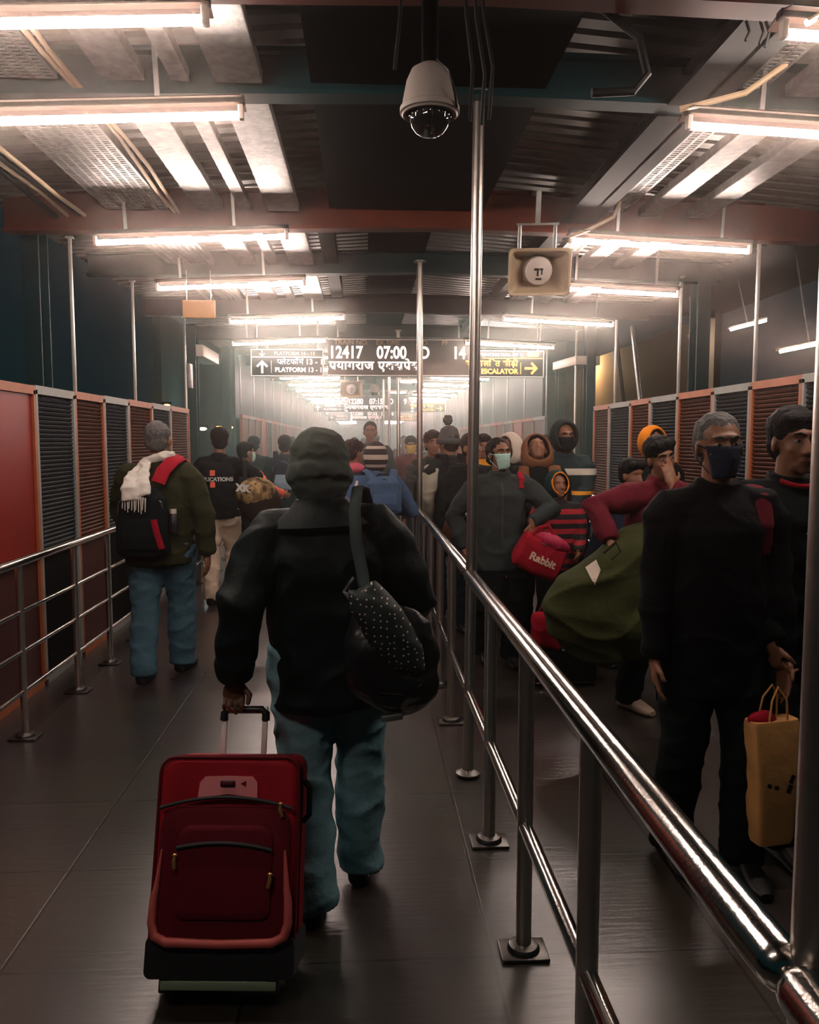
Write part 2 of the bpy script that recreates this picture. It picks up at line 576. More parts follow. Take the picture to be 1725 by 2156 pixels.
# slim steel uprights above the panels and teal columns
M['steel_upright'] = mat('pale steel upright', (0.62, 0.60, 0.56), 0.4, 0.7, var=0.15, vscale=14)
def upright(x, y, label, z0=1.95, z1=3.12, group=None):
    b = MB().box((x, y, (z0 + z1) / 2), (0.024, 0.024, z1 - z0), bev=0.003)
    b.box((x, y, z1 - 0.006), (0.05, 0.05, 0.012))
    return tag(b.build('steel_upright', M['steel_upright']), label, 'post', group)
UL = [4.6, 6.22, 7.83, 10.03]
UR = [5.9, 7.36, 9.25, 11.0]
for i, y in enumerate(UL):
    upright(XL, y, f'{ORD[i + 1]} slim steel upright above the left-hand panels', 1.0 if y > 10 else 1.98)
for i, y in enumerate(UR):
    upright(XR, y, f'{ORD[i + 1]} slim steel upright along the right-hand side', 2.05 if y < 10 else 0.0)
for i in range(24):
    upright(XL, 14.4 + i * 1.75, f'{ORD[i + 1]} slim steel upright on the left wall beyond the opening', 2.1, group='far left uprights')
    upright(XR, 12.75 + i * 1.75, f'{ORD[i + 1]} slim steel upright on the right wall beyond the opening', 2.0, group='far right uprights')
def column(x, y, label, z1=3.2):
    b = MB()
    for dy in (-0.085, 0.085):
        b.box((x, y + dy, z1 / 2), (0.12, 0.014, z1))
    b.box((x, y, z1 / 2), (0.012, 0.16, z1))
    b.box((x, y, 0.012), (0.3, 0.3, 0.024))
    return tag(b.build('teal_column', M['teal_paint'], smooth=False), label, 'column')
for x, y, l in ((-2.34, 6.05, 'teal steel column behind the left-hand panels'), (-2.32, 11.3, 'teal column at the far side of the left opening'),
                (-2.3, 13.9, 'teal column where the far left wall starts'),
                (3.08, 7.35, 'teal column behind the right-hand rust panel'), (3.06, 5.1, 'teal column at the right edge of the picture'),
                (3.06, 10.9, 'teal column in the right opening'), (3.06, 12.5, 'teal column where the far right wall starts')):
    column(x, y, l)
# leaning struts of the far side
for k, (p0, p1, l) in enumerate((((3.0, 9.55, 2.85), (2.96, 8.75, 1.2), 'thin black leaning strut in the right opening'), ((3.0, 9.0, 2.9), (2.95, 8.2, 1.2), 'thin grey leaning strut beside the black one'))):
    tag(MB().cyl(p0, p1, 0.022, seg=10).build('leaning_strut', M['dark_paint' if k == 0 else 'steel_dull']), l, 'strut')

# far walls: panels below, plain cladding above
def clad_material():
    return mat('grey green cladding', (0.03, 0.07, 0.072), 0.6, var=0.15, vscale=2)
cm = clad_material()
tag(MB().box((XL - 0.12, 53, 2.35), (0.04, 77.0, 1.9)).build('wall_left', cm, smooth=False), 'grey green cladding of the far left side', 'wall', kind='structure')
tag(MB().box((XR + 0.12, 52.5, 2.35), (0.04, 78.0, 1.9)).build('wall_right', cm, smooth=False), 'grey green cladding of the far right side', 'wall', kind='structure')
tag(MB().box((0.4, 92, 1.8), (6, 0.1, 3.6)).build('wall_back', cm, smooth=False), 'end wall of the bridge far away', 'wall', kind='structure')

# side panels
def panel(x, y0, y1, zt, kind, label, zb=0.88, side=1):
    """framed infill panel standing along Y; side = +1 faces +x"""
    r = root('wall_panel', label, 'panel', (x, (y0 + y1) / 2, 0), group=None)
    L = y1 - y0
    fm = {'rust': M['orange_trim'], 'navy': M['grey_trim'], 'red': M['orange_trim'], 'maroon': M['grey_trim'], 'rustboard': M['orange_trim']}[kind]
    f = MB()
    t = 0.035
    f.box((0, 0, zt - 0.028), (0.05, L - 0.004, 0.056))
    f.box((0, -L / 2 + t / 2, zt / 2), (0.05, t * 0.9, zt - 0.06))
    f.box((0, L / 2 - t / 2, zt / 2), (0.05, t * 0.9, zt - 0.06))
    f.box((0, 0, zb), (0.05, L - 2 * t, 0.04))
    f.box((0, 0, 0.03), (0.05, L - 2 * t, 0.06))
    f.build('panel_frame', fm, r, smooth=False)
    im = {'rust': M['rust_mesh'], 'navy': M['navy_mesh'], 'red': M['red_board'], 'maroon': M['maroon_board'], 'rustboard': M['rust_mesh']}[kind]
    up = MB()
    if kind in ('rust', 'navy'):
        n = 34
        for i in range(n):
            z = zb + 0.03 + (zt - 0.07 - zb - 0.03) * (i + 0.5) / n
            up.box((0, 0, z), (0.022, L - 2 * t, 0.017), rot=(0, 0.5 * side, 0))
        for yy in (-0.17, 0, 0.17):
            up.box((-0.012 * side, yy * L / 0.7, (zb + zt) / 2), (0.004, 0.008, zt - zb - 0.1))
        up.box((-0.02 * side, 0, (zb + zt) / 2), (0.006, L - 2 * t, zt - zb - 0.06))
    else:
        up.box((0, 0, (zb + zt) / 2 - 0.01), (0.016, L - 2 * t, zt - zb - 0.07))
    up.build('louvre_infill' if kind in ('rust', 'navy') else 'board', im, r, smooth=False)
    lo = MB().box((0, 0, (zb + 0.06) / 2), (0.014, L - 2 * t, zb - 0.08))
    lo.build('lower_board', M['maroon_board'] if kind in ('red', 'rust') else M['dark_paint'], r, smooth=False)
    return r
ly = [3.9, 4.66, 5.42, 6.14, 6.82, 7.52, 8.34, 9.13, 10.08]
lk = ['red', 'red', 'navy', 'rust', 'navy', 'rust', 'navy', 'rust']
ln = {0: 'plain red board panel partly outside the frame', 1: 'plain red board panel with orange frame at the left edge', 2: 'blue-black louvred panel right after the red board',
      3: 'rust louvred panel between two dark panels, left side', 4: 'dark louvred panel left of the man with the scarf', 5: 'rust louvred panel behind the scarf man, left part',
      6: 'narrow dark louvred panel behind the scarf man', 7: 'last rust louvred panel before the left opening'}
for i in range(8):
    panel(XL, ly[i], ly[i + 1], 1.975 + 0.006 * i, lk[i], ln[i], side=1)
ry = [4.45, 5.2, 5.91, 6.56, 7.31, 8.03, 8.63, 9.39, 10.03]
rk = ['navy', 'rust', 'navy', 'rust', 'navy', 'rust', 'navy', 'rust']
rn = {0: 'dark louvred panel partly cut by the right frame edge', 1: 'large rust louvred panel behind the grey-haired man', 2: 'dark louvred panel above the grey-haired man',
      3: 'rust louvred panel right of the orange hood', 4: 'dark panel behind the orange hood', 5: 'narrow rust panel left of the orange hood', 6: 'narrow teal-dark panel with leaning strut before it', 7: 'last rust panel before the right opening'}
for i in range(8):
    panel(XR, ry[i], ry[i + 1], 2.06, rk[i], rn[i], side=-1)
fk = ['rustboard', 'maroon', 'rustboard', 'red', 'maroon', 'rustboard']
for i in range(26):
    y0 = 14.45 + i * 0.92
    panel(XL, y0, y0 + 0.9, 2.1, fk[i % 6] if i != 4 else 'navy', f'{ORD[i + 1]} panel of the far left wall beyond the opening')
    y0 = 12.75 + i * 0.95
    panel(XR, y0, y0 + 0.93, 2.03, fk[(i + 1) % 6], f'{ORD[i + 1]} panel of the far right wall beyond the opening', side=-1)
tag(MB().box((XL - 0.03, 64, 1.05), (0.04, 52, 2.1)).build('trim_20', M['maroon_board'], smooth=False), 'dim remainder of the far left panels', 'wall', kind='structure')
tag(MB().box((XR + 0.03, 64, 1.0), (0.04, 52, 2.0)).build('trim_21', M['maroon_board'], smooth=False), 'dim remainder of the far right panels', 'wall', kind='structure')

# what stands outside in the dark
M['outside'] = mat('pale rendered wall', (0.30, 0.25, 0.17), 0.8, var=0.2, vscale=0.6)
M['outside_teal'] = mat('teal rendered wall', (0.12, 0.20, 0.19), 0.8, var=0.15, vscale=0.6)
tag(MB().box((6.7, 23, 0.0), (0.2, 15, 8.0)).build('neighbour_wall', M['outside'], smooth=False), 'pale wall outside seen through the right opening', 'wall', kind='structure')
tag(MB().box((-5.2, 28, 0.7), (0.2, 14, 9.4)).build('stair_wall', M['outside_teal'], smooth=False), 'teal wall outside seen through the left opening', 'wall', kind='structure')
tag(MB().box((0, 30, -4.1), (160, 160, 0.2)).build('ground', M['dark_paint'], smooth=False), 'dark railway yard far below the bridge', 'ground', kind='structure')
# ------------------------------------------------------------------ tube lights
def make_tube_light():
    """lamp along x, origin at the tube's centre"""
    r = root('tube_light', '', 'light')
    L = 1.22
    h = MB()
    h.box((0, 0.01, 0.064), (L + 0.05, 0.04, 0.03), bev=0.005)
    h.add([(-L / 2 - 0.02, -0.075, 0.055), (L / 2 + 0.02, -0.075, 0.055), (L / 2 + 0.02, 0.01, 0.08), (-L / 2 - 0.02, 0.01, 0.08), (L / 2 + 0.02, 0.095, 0.055), (-L / 2 - 0.02, 0.095, 0.055),
           (-L / 2 - 0.02, -0.075, 0.051), (L / 2 + 0.02, -0.075, 0.051), (L / 2 + 0.02, 0.01, 0.076), (-L / 2 - 0.02, 0.01, 0.076), (L / 2 + 0.02, 0.095, 0.051), (-L / 2 - 0.02, 0.095, 0.051)],
          [(0, 1, 2, 3), (3, 2, 4, 5), (6, 9, 8, 7), (9, 11, 10, 8), (0, 6, 7, 1), (5, 4, 10, 11), (0, 3, 9, 6), (3, 5, 11, 9), (1, 7, 8, 2), (2, 8, 10, 4)])
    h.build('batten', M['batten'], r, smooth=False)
    for s in (-1, 1):
        MB().box((s * (L / 2 + 0.008), 0.0, 0.012), (0.022, 0.034, 0.06), bev=0.005).build('lamp_holder', M['white_plastic'], r)
    MB().cyl((-L / 2, 0, 0), (L / 2, 0, 0), 0.0165, seg=14).build('lit_tube', M['tube'], r)
    return r
proto = make_tube_light()
rods = MB()
made = [False]
def place_light(x, y, z, tilt, label, rods_at=(-0.4, 0.4), rod_h=0.33, group=None, real_rods=True):
    if not made[0]:
        o = proto
        made[0] = True
        o['label'] = label
    else:
        o = copy_tree(proto, label=label)
    o.location = (x, y, z)
    o.rotation_euler = (0, tilt, 0)
    if group:
        o['group'] = group
    if real_rods:
        for q in rods_at:
            hr = MB().box((q, 0.01, 0.075 + rod_h / 2), (0.02, 0.012, rod_h)).build('hanger_rod', M['steel_dull'], o, smooth=False)
    return o
rowsL = [2.74, 3.50, 5.48, 7.06, 8.97, 11.0]
place_light(-1.115, 0.60, 2.935, -0.045, 'unseen tube light added above the camera, in line with the left-hand row')  # added lamp, never in view, brightens jeans, jacket back and suitcase
rowsR = [2.72, 3.50, 5.48, 7.12, 8.97, 11.15]
for i, y in enumerate(rowsL):
    x = -1.115 if i != 4 else -0.82
    place_light(x, y, 2.935, -0.045, f'glowing tube light, {ORD[i + 1]} from the camera in the left-hand row', rods_at=(-0.42, 0.28))
for i, y in enumerate(rowsR):
    x = 2.01 if i not in (3, 4) else 2.16
    place_light(x, y, 2.935, 0.045, f'glowing tube light, {ORD[i + 1]} from the camera in the right-hand row', rods_at=(-0.3, 0.42))
y = 13.0
i = 7
while y < 62:
    for x, s in ((-1.10, -1), (2.02, 1)):
        nm = 'left' if s < 0 else 'right'
        place_light(x, y, 2.935, 0.02 * s, f'glowing tube light, {ORD[i] if i <= 30 else "far"} from the camera in the {nm}-hand row', group=f'far tube lights {nm}')
    y += 2.0 if y < 28 else 3.0
    i += 1
# stub tube seen left of the pole beyond the sign, and its twins above the centre line
for (x, y, l) in ((1.0, 17.9, 'short tube light near the railing beyond the board, nearer'), (0.95, 21.9, 'short tube light near the railing beyond the board, farther')):
    r = root('short_tube_light', l, 'light', (x, y, 2.93))
    MB().box((0, 0.01, 0.05), (0.5, 0.055, 0.045), bev=0.005).build('batten', M['white_metal'], r)
    MB().cyl((-0.2, 0, 0), (0.2, 0, 0), 0.015).build('lit_tube', M['tube'], r)
    MB().box((0, 0.01, 0.26), (0.02, 0.012, 0.42)).build('hanger_rod', M['steel_dull'], r, smooth=False)

# supply cables of the right-hand lamps
cable([(1.35, 3.5, 3.03), (1.42, 3.48, 3.04), (1.62, 3.47, 3.09), (1.78, 3.45, 3.2), (1.80, 3.44, 3.27)], 0.013, M['cream_cable'], 'cream cable looping up from the second right-hand tube light')
cable([(1.47, 2.72, 3.0), (1.6, 2.72, 3.08), (1.9, 2.70, 3.16), (2.1, 2.7, 3.2)], 0.013, M['cream_cable'], 'cream cable above the nearest right-hand tube light')
cable([(1.38, 5.45, 2.98), (1.50, 5.42, 3.02), (1.66, 5.40, 3.1), (1.70, 5.40, 3.2)], 0.012, M['cream_cable'], 'cream cable rising from the third right-hand tube light')
cable([(0.66, 3.0, 3.2), (0.86, 2.98, 3.16), (0.99, 2.97, 3.06), (1.02, 2.96, 2.93), (0.97, 2.96, 2.87), (0.82, 2.96, 2.86)], 0.016, M['rubber'], 'thick black cable hanging in an arc right of the ceiling camera')

# lamps of the neighbouring platform seen on the right
for k, (x, y, z, L, a, l) in enumerate(((6.4, 13.3, 3.55, 0.62, -0.25, 'lone tube light outside on the right, upper one'), (6.35, 15.2, 3.62, 0.32, -0.25, 'short tube light outside on the right, lower one'), (6.3, 11.2, 2.97, 0.9, -0.2, 'tube light outside at the right frame edge'))):
    r = root('outdoor_tube_light', l, 'light', (x, y, z), rot=(0, a, 0))
    MB().box((0, 0.02, 0.04), (L + 0.06, 0.06, 0.04), bev=0.006).build('batten', M['white_metal'], r)
    MB().cyl((-L / 2, 0, 0), (L / 2, 0, 0), 0.02).build('lit_tube', M['tube'], r)
    MB().cyl((0, 0.02, 0.05), (0, 0.02, 4.4 - z), 0.012).build('hanger_rod', M['steel_dull'], r)

cp = MB()
cp.box((6.4, 13.5, 4.4), (2.6, 8.0, 0.1))
for yy in (10.2, 16.8):
    cp.box((7.4, yy, 0.2), (0.16, 0.16, 8.4))
tag(cp.build('outside_canopy', M['dark_paint'], smooth=False), 'dark platform canopy outside on the right carrying the outdoor tube lights', 'canopy', kind='structure')

def yard_lamp(x, y, z, label, warm, n=2, s=0.1, watts=0):
    r = root('yard_lamp', label, 'lamp', (x, y, z))
    MB().cyl((0, 0, -3.9 - z), (0, 0, 0.05), 0.05, seg=10).build('lamp_post', M['dark_paint'], r)
    MB().cyl((-s * n * 0.9, 0, 0.04), (s * n * 0.9, 0, 0.04), 0.025, seg=8).build('cross_arm', M['dark_paint'], r)
    for k in range(n):
        q = (k - (n - 1) / 2) * s * 1.9
        h = MB().lathe([(0.02, 0.05), (s * 0.5, 0.03), (s * 0.62, 0.0)], (q, 0, 0), seg=12).build('lamp_head', M['dark_paint'], r)
        MB().ell((q, -0.02, -0.01), (s * 0.6, s * 0.6, s * 0.28), nu=12, nv=6).build('lamp_lens', M['sodium'] if warm else M['warmwhite'], h)
    if watts:
        ld = bpy.data.lights.new('lamp_light', 'POINT')
        ld.energy = watts
        ld.color = (1.0, 0.62, 0.30) if warm else (0.75, 1.0, 0.95)
        ld.shadow_soft_size = s * 0.5
        lo = bpy.data.objects.new('lamp_light', ld)
        COL.objects.link(lo)
        lo.parent = r
        lo.location = (0, 0, -0.14)
yard_lamp(-4.35, 21.5, 1.97, 'twin white yard lamp in the left opening', False, 2, 0.17, 130)
yard_lamp(-4.05, 24, 2.05, 'twin orange yard lamp right of the white one', True, 2, 0.16)
yard_lamp(-4.37, 18, 2.42, 'orange yard lamp shining over the left panels', True, 2, 0.11)
yard_lamp(-4.55, 21, 1.76, 'single white yard lamp low beside the twin lamp', False, 1, 0.13)
yard_lamp(6.2, 22.7, 3.9, 'orange twin lamp on the pale wall outside, right opening', True, 2, 0.17, 260)
yard_lamp(6.4, 42, 3.1, 'orange yard lamp low between the far right uprights', True, 1, 0.3)

# ------------------------------------------------------------------ ceiling camera
def dome_camera(x, y, z, label, s=1.0, zt=3.2):
    """z = bottom of the dome"""
    r = root('dome_camera', label, 'camera', (x, y, z))
    r.scale = (s, s, s)
    MB().lathe([(0.0, 0.235), (0.035, 0.232), (0.062, 0.215), (0.078, 0.18), (0.09, 0.12), (0.094, 0.092), (0.096, 0.078), (0.09, 0.07), (0.0, 0.07)], seg=32).build('housing', M['white_plastic'], r)
    MB().lathe([(0.096, 0.098), (0.1, 0.094), (0.1, 0.078), (0.08, 0.07)], seg=32).build('sun_collar', M['white_plastic'], r)
    MB().lathe([(0.0, 0.0), (0.025, 0.004), (0.045, 0.014), (0.062, 0.034), (0.068, 0.055), (0.068, 0.08), (0.0, 0.08)], seg=28).build('dome', DOME, r)
    MB().lathe([(0.0, 0.27), (0.0, 0.23)] if False else [(0.028, 0.225), (0.028, (zt - z) / s)], seg=16).build('drop_pole', M['dark_paint'], r)
    k = MB()
    for i in range(9):
        a = PI + PI * (i + 0.5) / 9
        k.ell((0.066 * math.cos(a), 0.066 * math.sin(a), 0.066), (0.006, 0.004, 0.008), nu=8, nv=5)
    k.build('lens_ring', M['steel'], r)
    MB().ell((0, -0.02, 0.05), (0.036, 0.036, 0.034), nu=14, nv=8).build('lens_ball', M['black_plastic'], r)
    MB().tube([(0.02, -0.05, 0.23), (0.055, -0.088, 0.18), (0.075, -0.082, 0.115), (0.085, -0.06, 0.075)], 0.005, 8).build('side_cable', M['black_plastic'], r)
    return r
DOME = mat('smoked dome', (0.02, 0.02, 0.02), 0.06, spec=0.8, coat=1.0)
dome_camera(0.227, 2.8, 2.637, 'white dome security camera hanging from the black boxing near the camera')
dome_camera(0.25, 18.0, 2.62, 'far white dome camera below the departure board', 1.15, zt=3.31)
for k, (dx, dy) in enumerate(((0.11, 0.0), (0.145, 0.03), (0.16, -0.02), (-0.09, 0.02))):
    cable([(0.227 + dx, 2.8 + dy, 3.2), (0.227 + dx * 1.1, 2.79 + dy, 3.02), (0.227 + dx * 1.3, 2.8 + dy, 2.86), (0.227 + dx * 1.25, 2.82 + dy, 2.70 if k < 3 else 2.95)], 0.006, M['rubber'],
          f'thin black cable hanging beside the ceiling camera, {ORD[k + 1]} from it outward' if k < 3 else 'thin black cable hanging left of the ceiling camera', group=None)

# ------------------------------------------------------------------ horn loudspeakers
def horn_speaker(x, y, z, label, rotz=0.0, s=1.0, pitch=0.12):
    r = root('horn_loudspeaker', label, 'loudspeaker', (x, y, z), rot=(pitch, 0, rotz))
    r.scale = (s, s, s)
    def rr(w, h, y_, rad=0.03, n=5):
        pts = []
        for cx, cz, a0 in ((w - rad, h - rad, 0), (-w + rad, h - rad, PI / 2), (-w + rad, -h + rad, PI), (w - rad, -h + rad, 1.5 * PI)):
            for k in range(n):
                a = a0 + PI / 2 * k / (n - 1)
                pts.append((cx + rad * math.cos(a), y_, cz + rad * math.sin(a)))
        return pts
    b = MB()
    b.rings([rr(0.185, 0.135, -0.16), rr(0.19, 0.14, -0.15), rr(0.185, 0.135, -0.13), rr(0.165, 0.115, -0.04), rr(0.115, 0.085, 0.09), rr(0.085, 0.07, 0.16, 0.02)], cap=False)
    b.rings([rr(0.185, 0.135, -0.16), rr(0.172, 0.122, -0.152), rr(0.14, 0.10, -0.03), rr(0.085, 0.075, 0.04, 0.02)], cap=False)
    b.add(rr(0.085, 0.075, 0.04, 0.02), [tuple(range(20))])
    b.build('horn', M['beige_plastic'], r)
    MB().lathe([(0.0, -0.105), (0.045, -0.10), (0.082, -0.085), (0.088, -0.05), (0.088, 0.05), (0, 0.05)], axis=(0, 1, 0), seg=24).build('centre_plug', M['white_plastic'], r)
    e = MB()
    e.box((-0.013, -0.104, 0.012), (0.030, 0.006, 0.012)); e.box((0.016, -0.104, 0.012), (0.018, 0.006, 0.012))
    e.box((-0.006, -0.104, -0.01), (0.010, 0.006, 0.036)); e.box((0.018, -0.104, -0.004), (0.008, 0.006, 0.03)); e.box((0, -0.1, -0.045), (0.036, 0.006, 0.01))
    e.build('badge', M['black_plastic'], r, smooth=False)
    MB().lathe([(0.07, 0.15), (0.082, 0.16), (0.082, 0.25), (0.06, 0.27), (0.0, 0.27)], axis=(0, 1, 0), seg=20).build('driver', M['beige_plastic'], r)
    m = MB()
    for sx in (-1, 1):
        m.tube([(sx * 0.10, 0.11, 0.0), (sx * 0.11, 0.11, 0.10), (sx * 0.11, 0.10, 0.26)], 0.011, 8)
    m.box((0, 0.10, 0.265), (0.26, 0.05, 0.012))
    m.box((0.0, 0.10, 0.36), (0.03, 0.03, 0.19))
    m.box((0.0, 0.42, 0.44), (0.03, 0.66, 0.03))
    m.build('bracket', M['steel_dull'], r)
    return r
horn_speaker(1.09, 5.1, 2.69, 'beige horn loudspeaker hanging under the rust red beam', rotz=-0.12, pitch=0.3)
horn_speaker(-0.25, 17.4, 2.74, 'far pale horn loudspeaker below the departure board', s=1.25)
MB_ = root('hanging_notice', 'blank amber notice plate under the fourth left-hand tube light', 'notice', (-1.375, 7.0, 2.73))
MB().box((0, 0, 0), (0.27, 0.02, 0.145), bev=0.004).build('plate', mat('amber plate', (0.62, 0.32, 0.12), 0.5, var=0.2, vscale=12), MB_)
for sx in (-0.1, 0.1):
    MB().cyl((sx, 0, 0.07), (sx, 0, 0.32), 0.004, seg=6).build('hanger_wire', M['steel_dull'], MB_)

# small fittings in the left opening
tag(MB().box((-2.12, 10.12, 2.42), (0.05, 0.16, 0.3), bev=0.01).build('junction_box', M['galv']), 'small pale box fixed to the last left upright', 'box')
tag(MB().box((-2.3, 11.9, 2.86), (0.25, 1.2, 0.16), bev=0.01).build('outdoor_unit', M['white_metal']), 'long pale box lamp in the left opening', 'box')
tag(MB().box((3.0, 11.4, 2.72), (0.35, 0.95, 0.12), rot=(0, 0, 0.1), bev=0.01).build('cable_box', M['white_metal']), 'long pale box in the right opening', 'box')
# dangling cable ends, upper right
for k, x in enumerate((1.33, 1.38, 1.40)):
    cable([(x, 2.86, 3.07), (x + 0.008, 2.85, 3.03), (x - 0.005, 2.85, 3.0 - 0.01 * k)], 0.005, M['rubber'], f'black cable end hanging from the top cross beam, {ORD[k + 1]} from the middle')

# ------------------------------------------------------------------ railings and tall poles
POST_Y = [2.415 + 0.706 * k for k in range(-3, 40)]
def make_rail(x, y0, y1, posts, label, h=1.0, r_top=0.032, mids=(0.42,), r_mid=0.022, r_post=0.025, plate=True):
    r = root('steel_railing', label, 'railing', (x, y0, 0))
    MB().tube([(0, 0, h), (0, y1 - y0, h)], r_top, 18, roundends=True).build('top_rail', M['steel'], r)
    for mz in mids:
        MB().tube([(0, 0, mz), (0, y1 - y0, mz)], r_mid, 14).build('middle_rail', M['steel'], r)
    for py in posts:
        if py < y0 - 0.01 or py > y1 + 0.01:
            continue
        dy = py - y0
        p = MB().cyl((0, dy, 0.012), (0, dy, h - 0.02), r_post, seg=18).build('post', M['pole'], r)
        b = MB().box((0, dy, 0.007), (0.15, 0.115, 0.012), bev=0.004)
        b.lathe([(0.052, 0.012), (0.052, 0.02), (0.046, 0.03), (0.028, 0.036)], (0, dy, 0), seg=20)
        b.build('base_plate', M['plate'], p)
    return r
def tall_pole(x, y, label, lean=0.0, r0=0.026, z1=3.2):
    r = root('tall_steel_pole', label, 'pole', (x, y, 0))
    MB().cyl((0, 0, 0.012), (lean, 0, z1), r0, seg=20).build('tube', M['pole'], r)
    MB().lathe([(0.06, 0.012), (0.06, 0.02), (0.03, 0.035)], seg=20).build('base_flange', M['plate'], r)
    MB().lathe([(0.055, z1 - 0.02), (0.055, z1 - 0.008), (0.03, z1)], (lean, 0, 0), seg=20).build('top_flange', M['steel_dull'], r)
POLES = [0.875, 3.78, 7.2, 11.6, 15.7, 20, 26, 33]
pl = ['near steel pole cropped by the right frame edge', 'tall steel pole in the middle beside the ceiling camera', 'second tall steel pole, left of the masked woman', 'third tall pole of the middle row',
      'fourth tall pole of the middle row', 'fifth tall pole of the middle row', 'sixth tall pole of the middle row', 'seventh tall pole of the middle row']
for i, py in enumerate(POLES):
    tall_pole(MID + (0.03 if i == 0 else 0.0), py, pl[i], lean=0.03 if i == 1 else 0.0, r0=0.028 if i == 0 else 0.026)
secs = [(-0.2, 0.84, 'end of the middle railing cut by the lower right corner'), (0.90, 3.74, 'nearest polished section of the middle railing'), (3.82, 8.1, 'second section of the middle railing beside the man in the hooded jacket'),
        (9.5, 15.6, 'third section of the middle railing'), (15.8, 26, 'fourth section of the middle railing'), (26.1, 40, 'farthest section of the middle railing')]
for k, (a, b, l) in enumerate(secs):
    posts = [q for q in POST_Y if a < q < b and all(abs(q - t) > 0.2 for t in POLES)]
    if k >= 4:
        posts = posts[::2]
    make_rail(MID, a, b, posts, l, h=(0.99, 0.99, 1.0, 1.05, 1.06, 1.06)[k], r_top=0.032 if k < 2 else 0.03)
# left railing before the panels
make_rail(-1.86, 2.2, 6.75, [2.65, 3.45, 4.42, 5.25, 5.92, 6.62], 'steel railing with three middle bars before the left panels', h=0.97, mids=(0.26, 0.48, 0.70), r_mid=0.012, r_post=0.019, r_top=0.024)
make_rail(-1.86, 8.6, 13.2, [9.3, 10.2, 11.1, 12.0, 12.9], 'second left railing by the person with the orange sleeve', h=1.0, mids=(0.26, 0.48, 0.70), r_mid=0.012, r_post=0.019, r_top=0.026)
make_rail(2.6, 8.9, 12.5, [9.0, 9.9, 10.8, 11.7, 12.4], 'railing at the right wall behind the striped jacket', h=1.0, mids=(0.26, 0.48, 0.70), r_mid=0.012, r_post=0.019, r_top=0.024)

# ------------------------------------------------------------------ signs
def lettering(parent, s, size, x, z, m, y=-0.045, bold=0.0, align='LEFT', name='lettering', sx=1.0):
    vs, fs = text_mesh(s, size, bold, 0.002, align)
    b = MB()
    b.add([(x + p.x * sx, y + p.y, z + p.z) for p in vs], fs)
    return b.build(name, m, parent, smooth=False)
def dev_word(units, size, bold=0.0):
    """place Devanagari glyphs one after the other; unit = (glyphs, overlap, extra stroke)"""
    vs, fs = [], []
    x = 0.0
    lay = 0.0
    for g, back, extra in units:
        a, f = text_mesh(g, size, bold, 0.002)
        if not a:
            x += size * 0.3
            continue
        x -= back * size
        o = len(vs)
        x0 = min(p.x for p in a)
        x1 = max(p.x for p in a)
        lay += 0.004 if back else 0.0
        vs += [V((p.x - x0 + x, p.y - lay, p.z)) for p in a]
        fs += [tuple(i + o for i in q) for q in f]
        if extra:
            b = MB()
            if extra == 'ra':
                b.box((x + (x1 - x0) * 0.52, 0, size * 0.10), (size * 0.2, 0.003, size * 0.06), rot=(0, -0.7, 0))
            elif extra == 'reph':
                b.tube([(x + (x1 - x0) * 0.6, 0, size * 0.64), (x + (x1 - x0) * 0.75, 0, size * 0.76), (x + (x1 - x0) * 0.95, 0, size * 0.72)], size * 0.035, 6)
            o = len(vs)
            vs += [V(p) for p in b.v]
            fs += [tuple(i + o for i in q) for q in b.f]
        x += (x1 - x0) - 0.01 * size
    return vs, fs, x
PRAYAG = [('प', 0, 'ra'), ('या', 0.02, None), ('ग', 0, None), ('रा', 0, None), ('ज', 0, None), (' ', 0, None), ('ए', 0, None), ('क', 0, None), ('स', 0.10, None), ('पे', 0.0, 'ra'), ('स', 0, None)]
PLATF = [('प', 0, None), ('ले', 0.14, None), ('ट', 0, None), ('फॉ', 0, None), ('म', 0, 'reph')]
SVACH = [('स', 0, None), ('वचा', 0.12, None), ('लि', 0, None), ('त', 0, None), (' ', 0, None), ('सी', 0, None), ('ढ़ी', 0, None)]
def dev(parent, units, size, x, z, m, y=-0.045, bold=0.0, align='LEFT', name='lettering', sx=1.0):
    vs, fs, wd = dev_word(units, size, bold)
    off = 0 if align == 'LEFT' else (-wd if align == 'RIGHT' else -wd / 2)
    b = MB()
    b.add([(x + (p.x + off) * sx, y + p.y, z + p.z) for p in vs], fs)
    return b.build(name, m, parent, smooth=False)
def arrow(parent, x, z, s, ang, m, name='arrow', y=-0.045):
    b = MB()
    pts = [(-0.09, -0.5), (0.09, -0.5), (0.09, 0.18), (0.34, -0.06), (0.46, 0.06), (0, 0.5), (-0.46, 0.06), (-0.34, -0.06), (-0.09, 0.18)]
    c, sn = math.cos(ang), math.sin(ang)
    P = [(x + s * (px * c + pz * sn), z + s * (-px * sn + pz * c)) for px, pz in pts]
    n = len(P)
    b.add([(px, y, pz) for px, pz in P] + [(px, y + 0.004, pz) for px, pz in P], [tuple(range(n)), tuple(range(2 * n - 1, n - 1, -1))] + [(k, (k + 1) % n, n + (k + 1) % n, n + k) for k in range(n)])
    return b.build(name, m, parent, smooth=False)

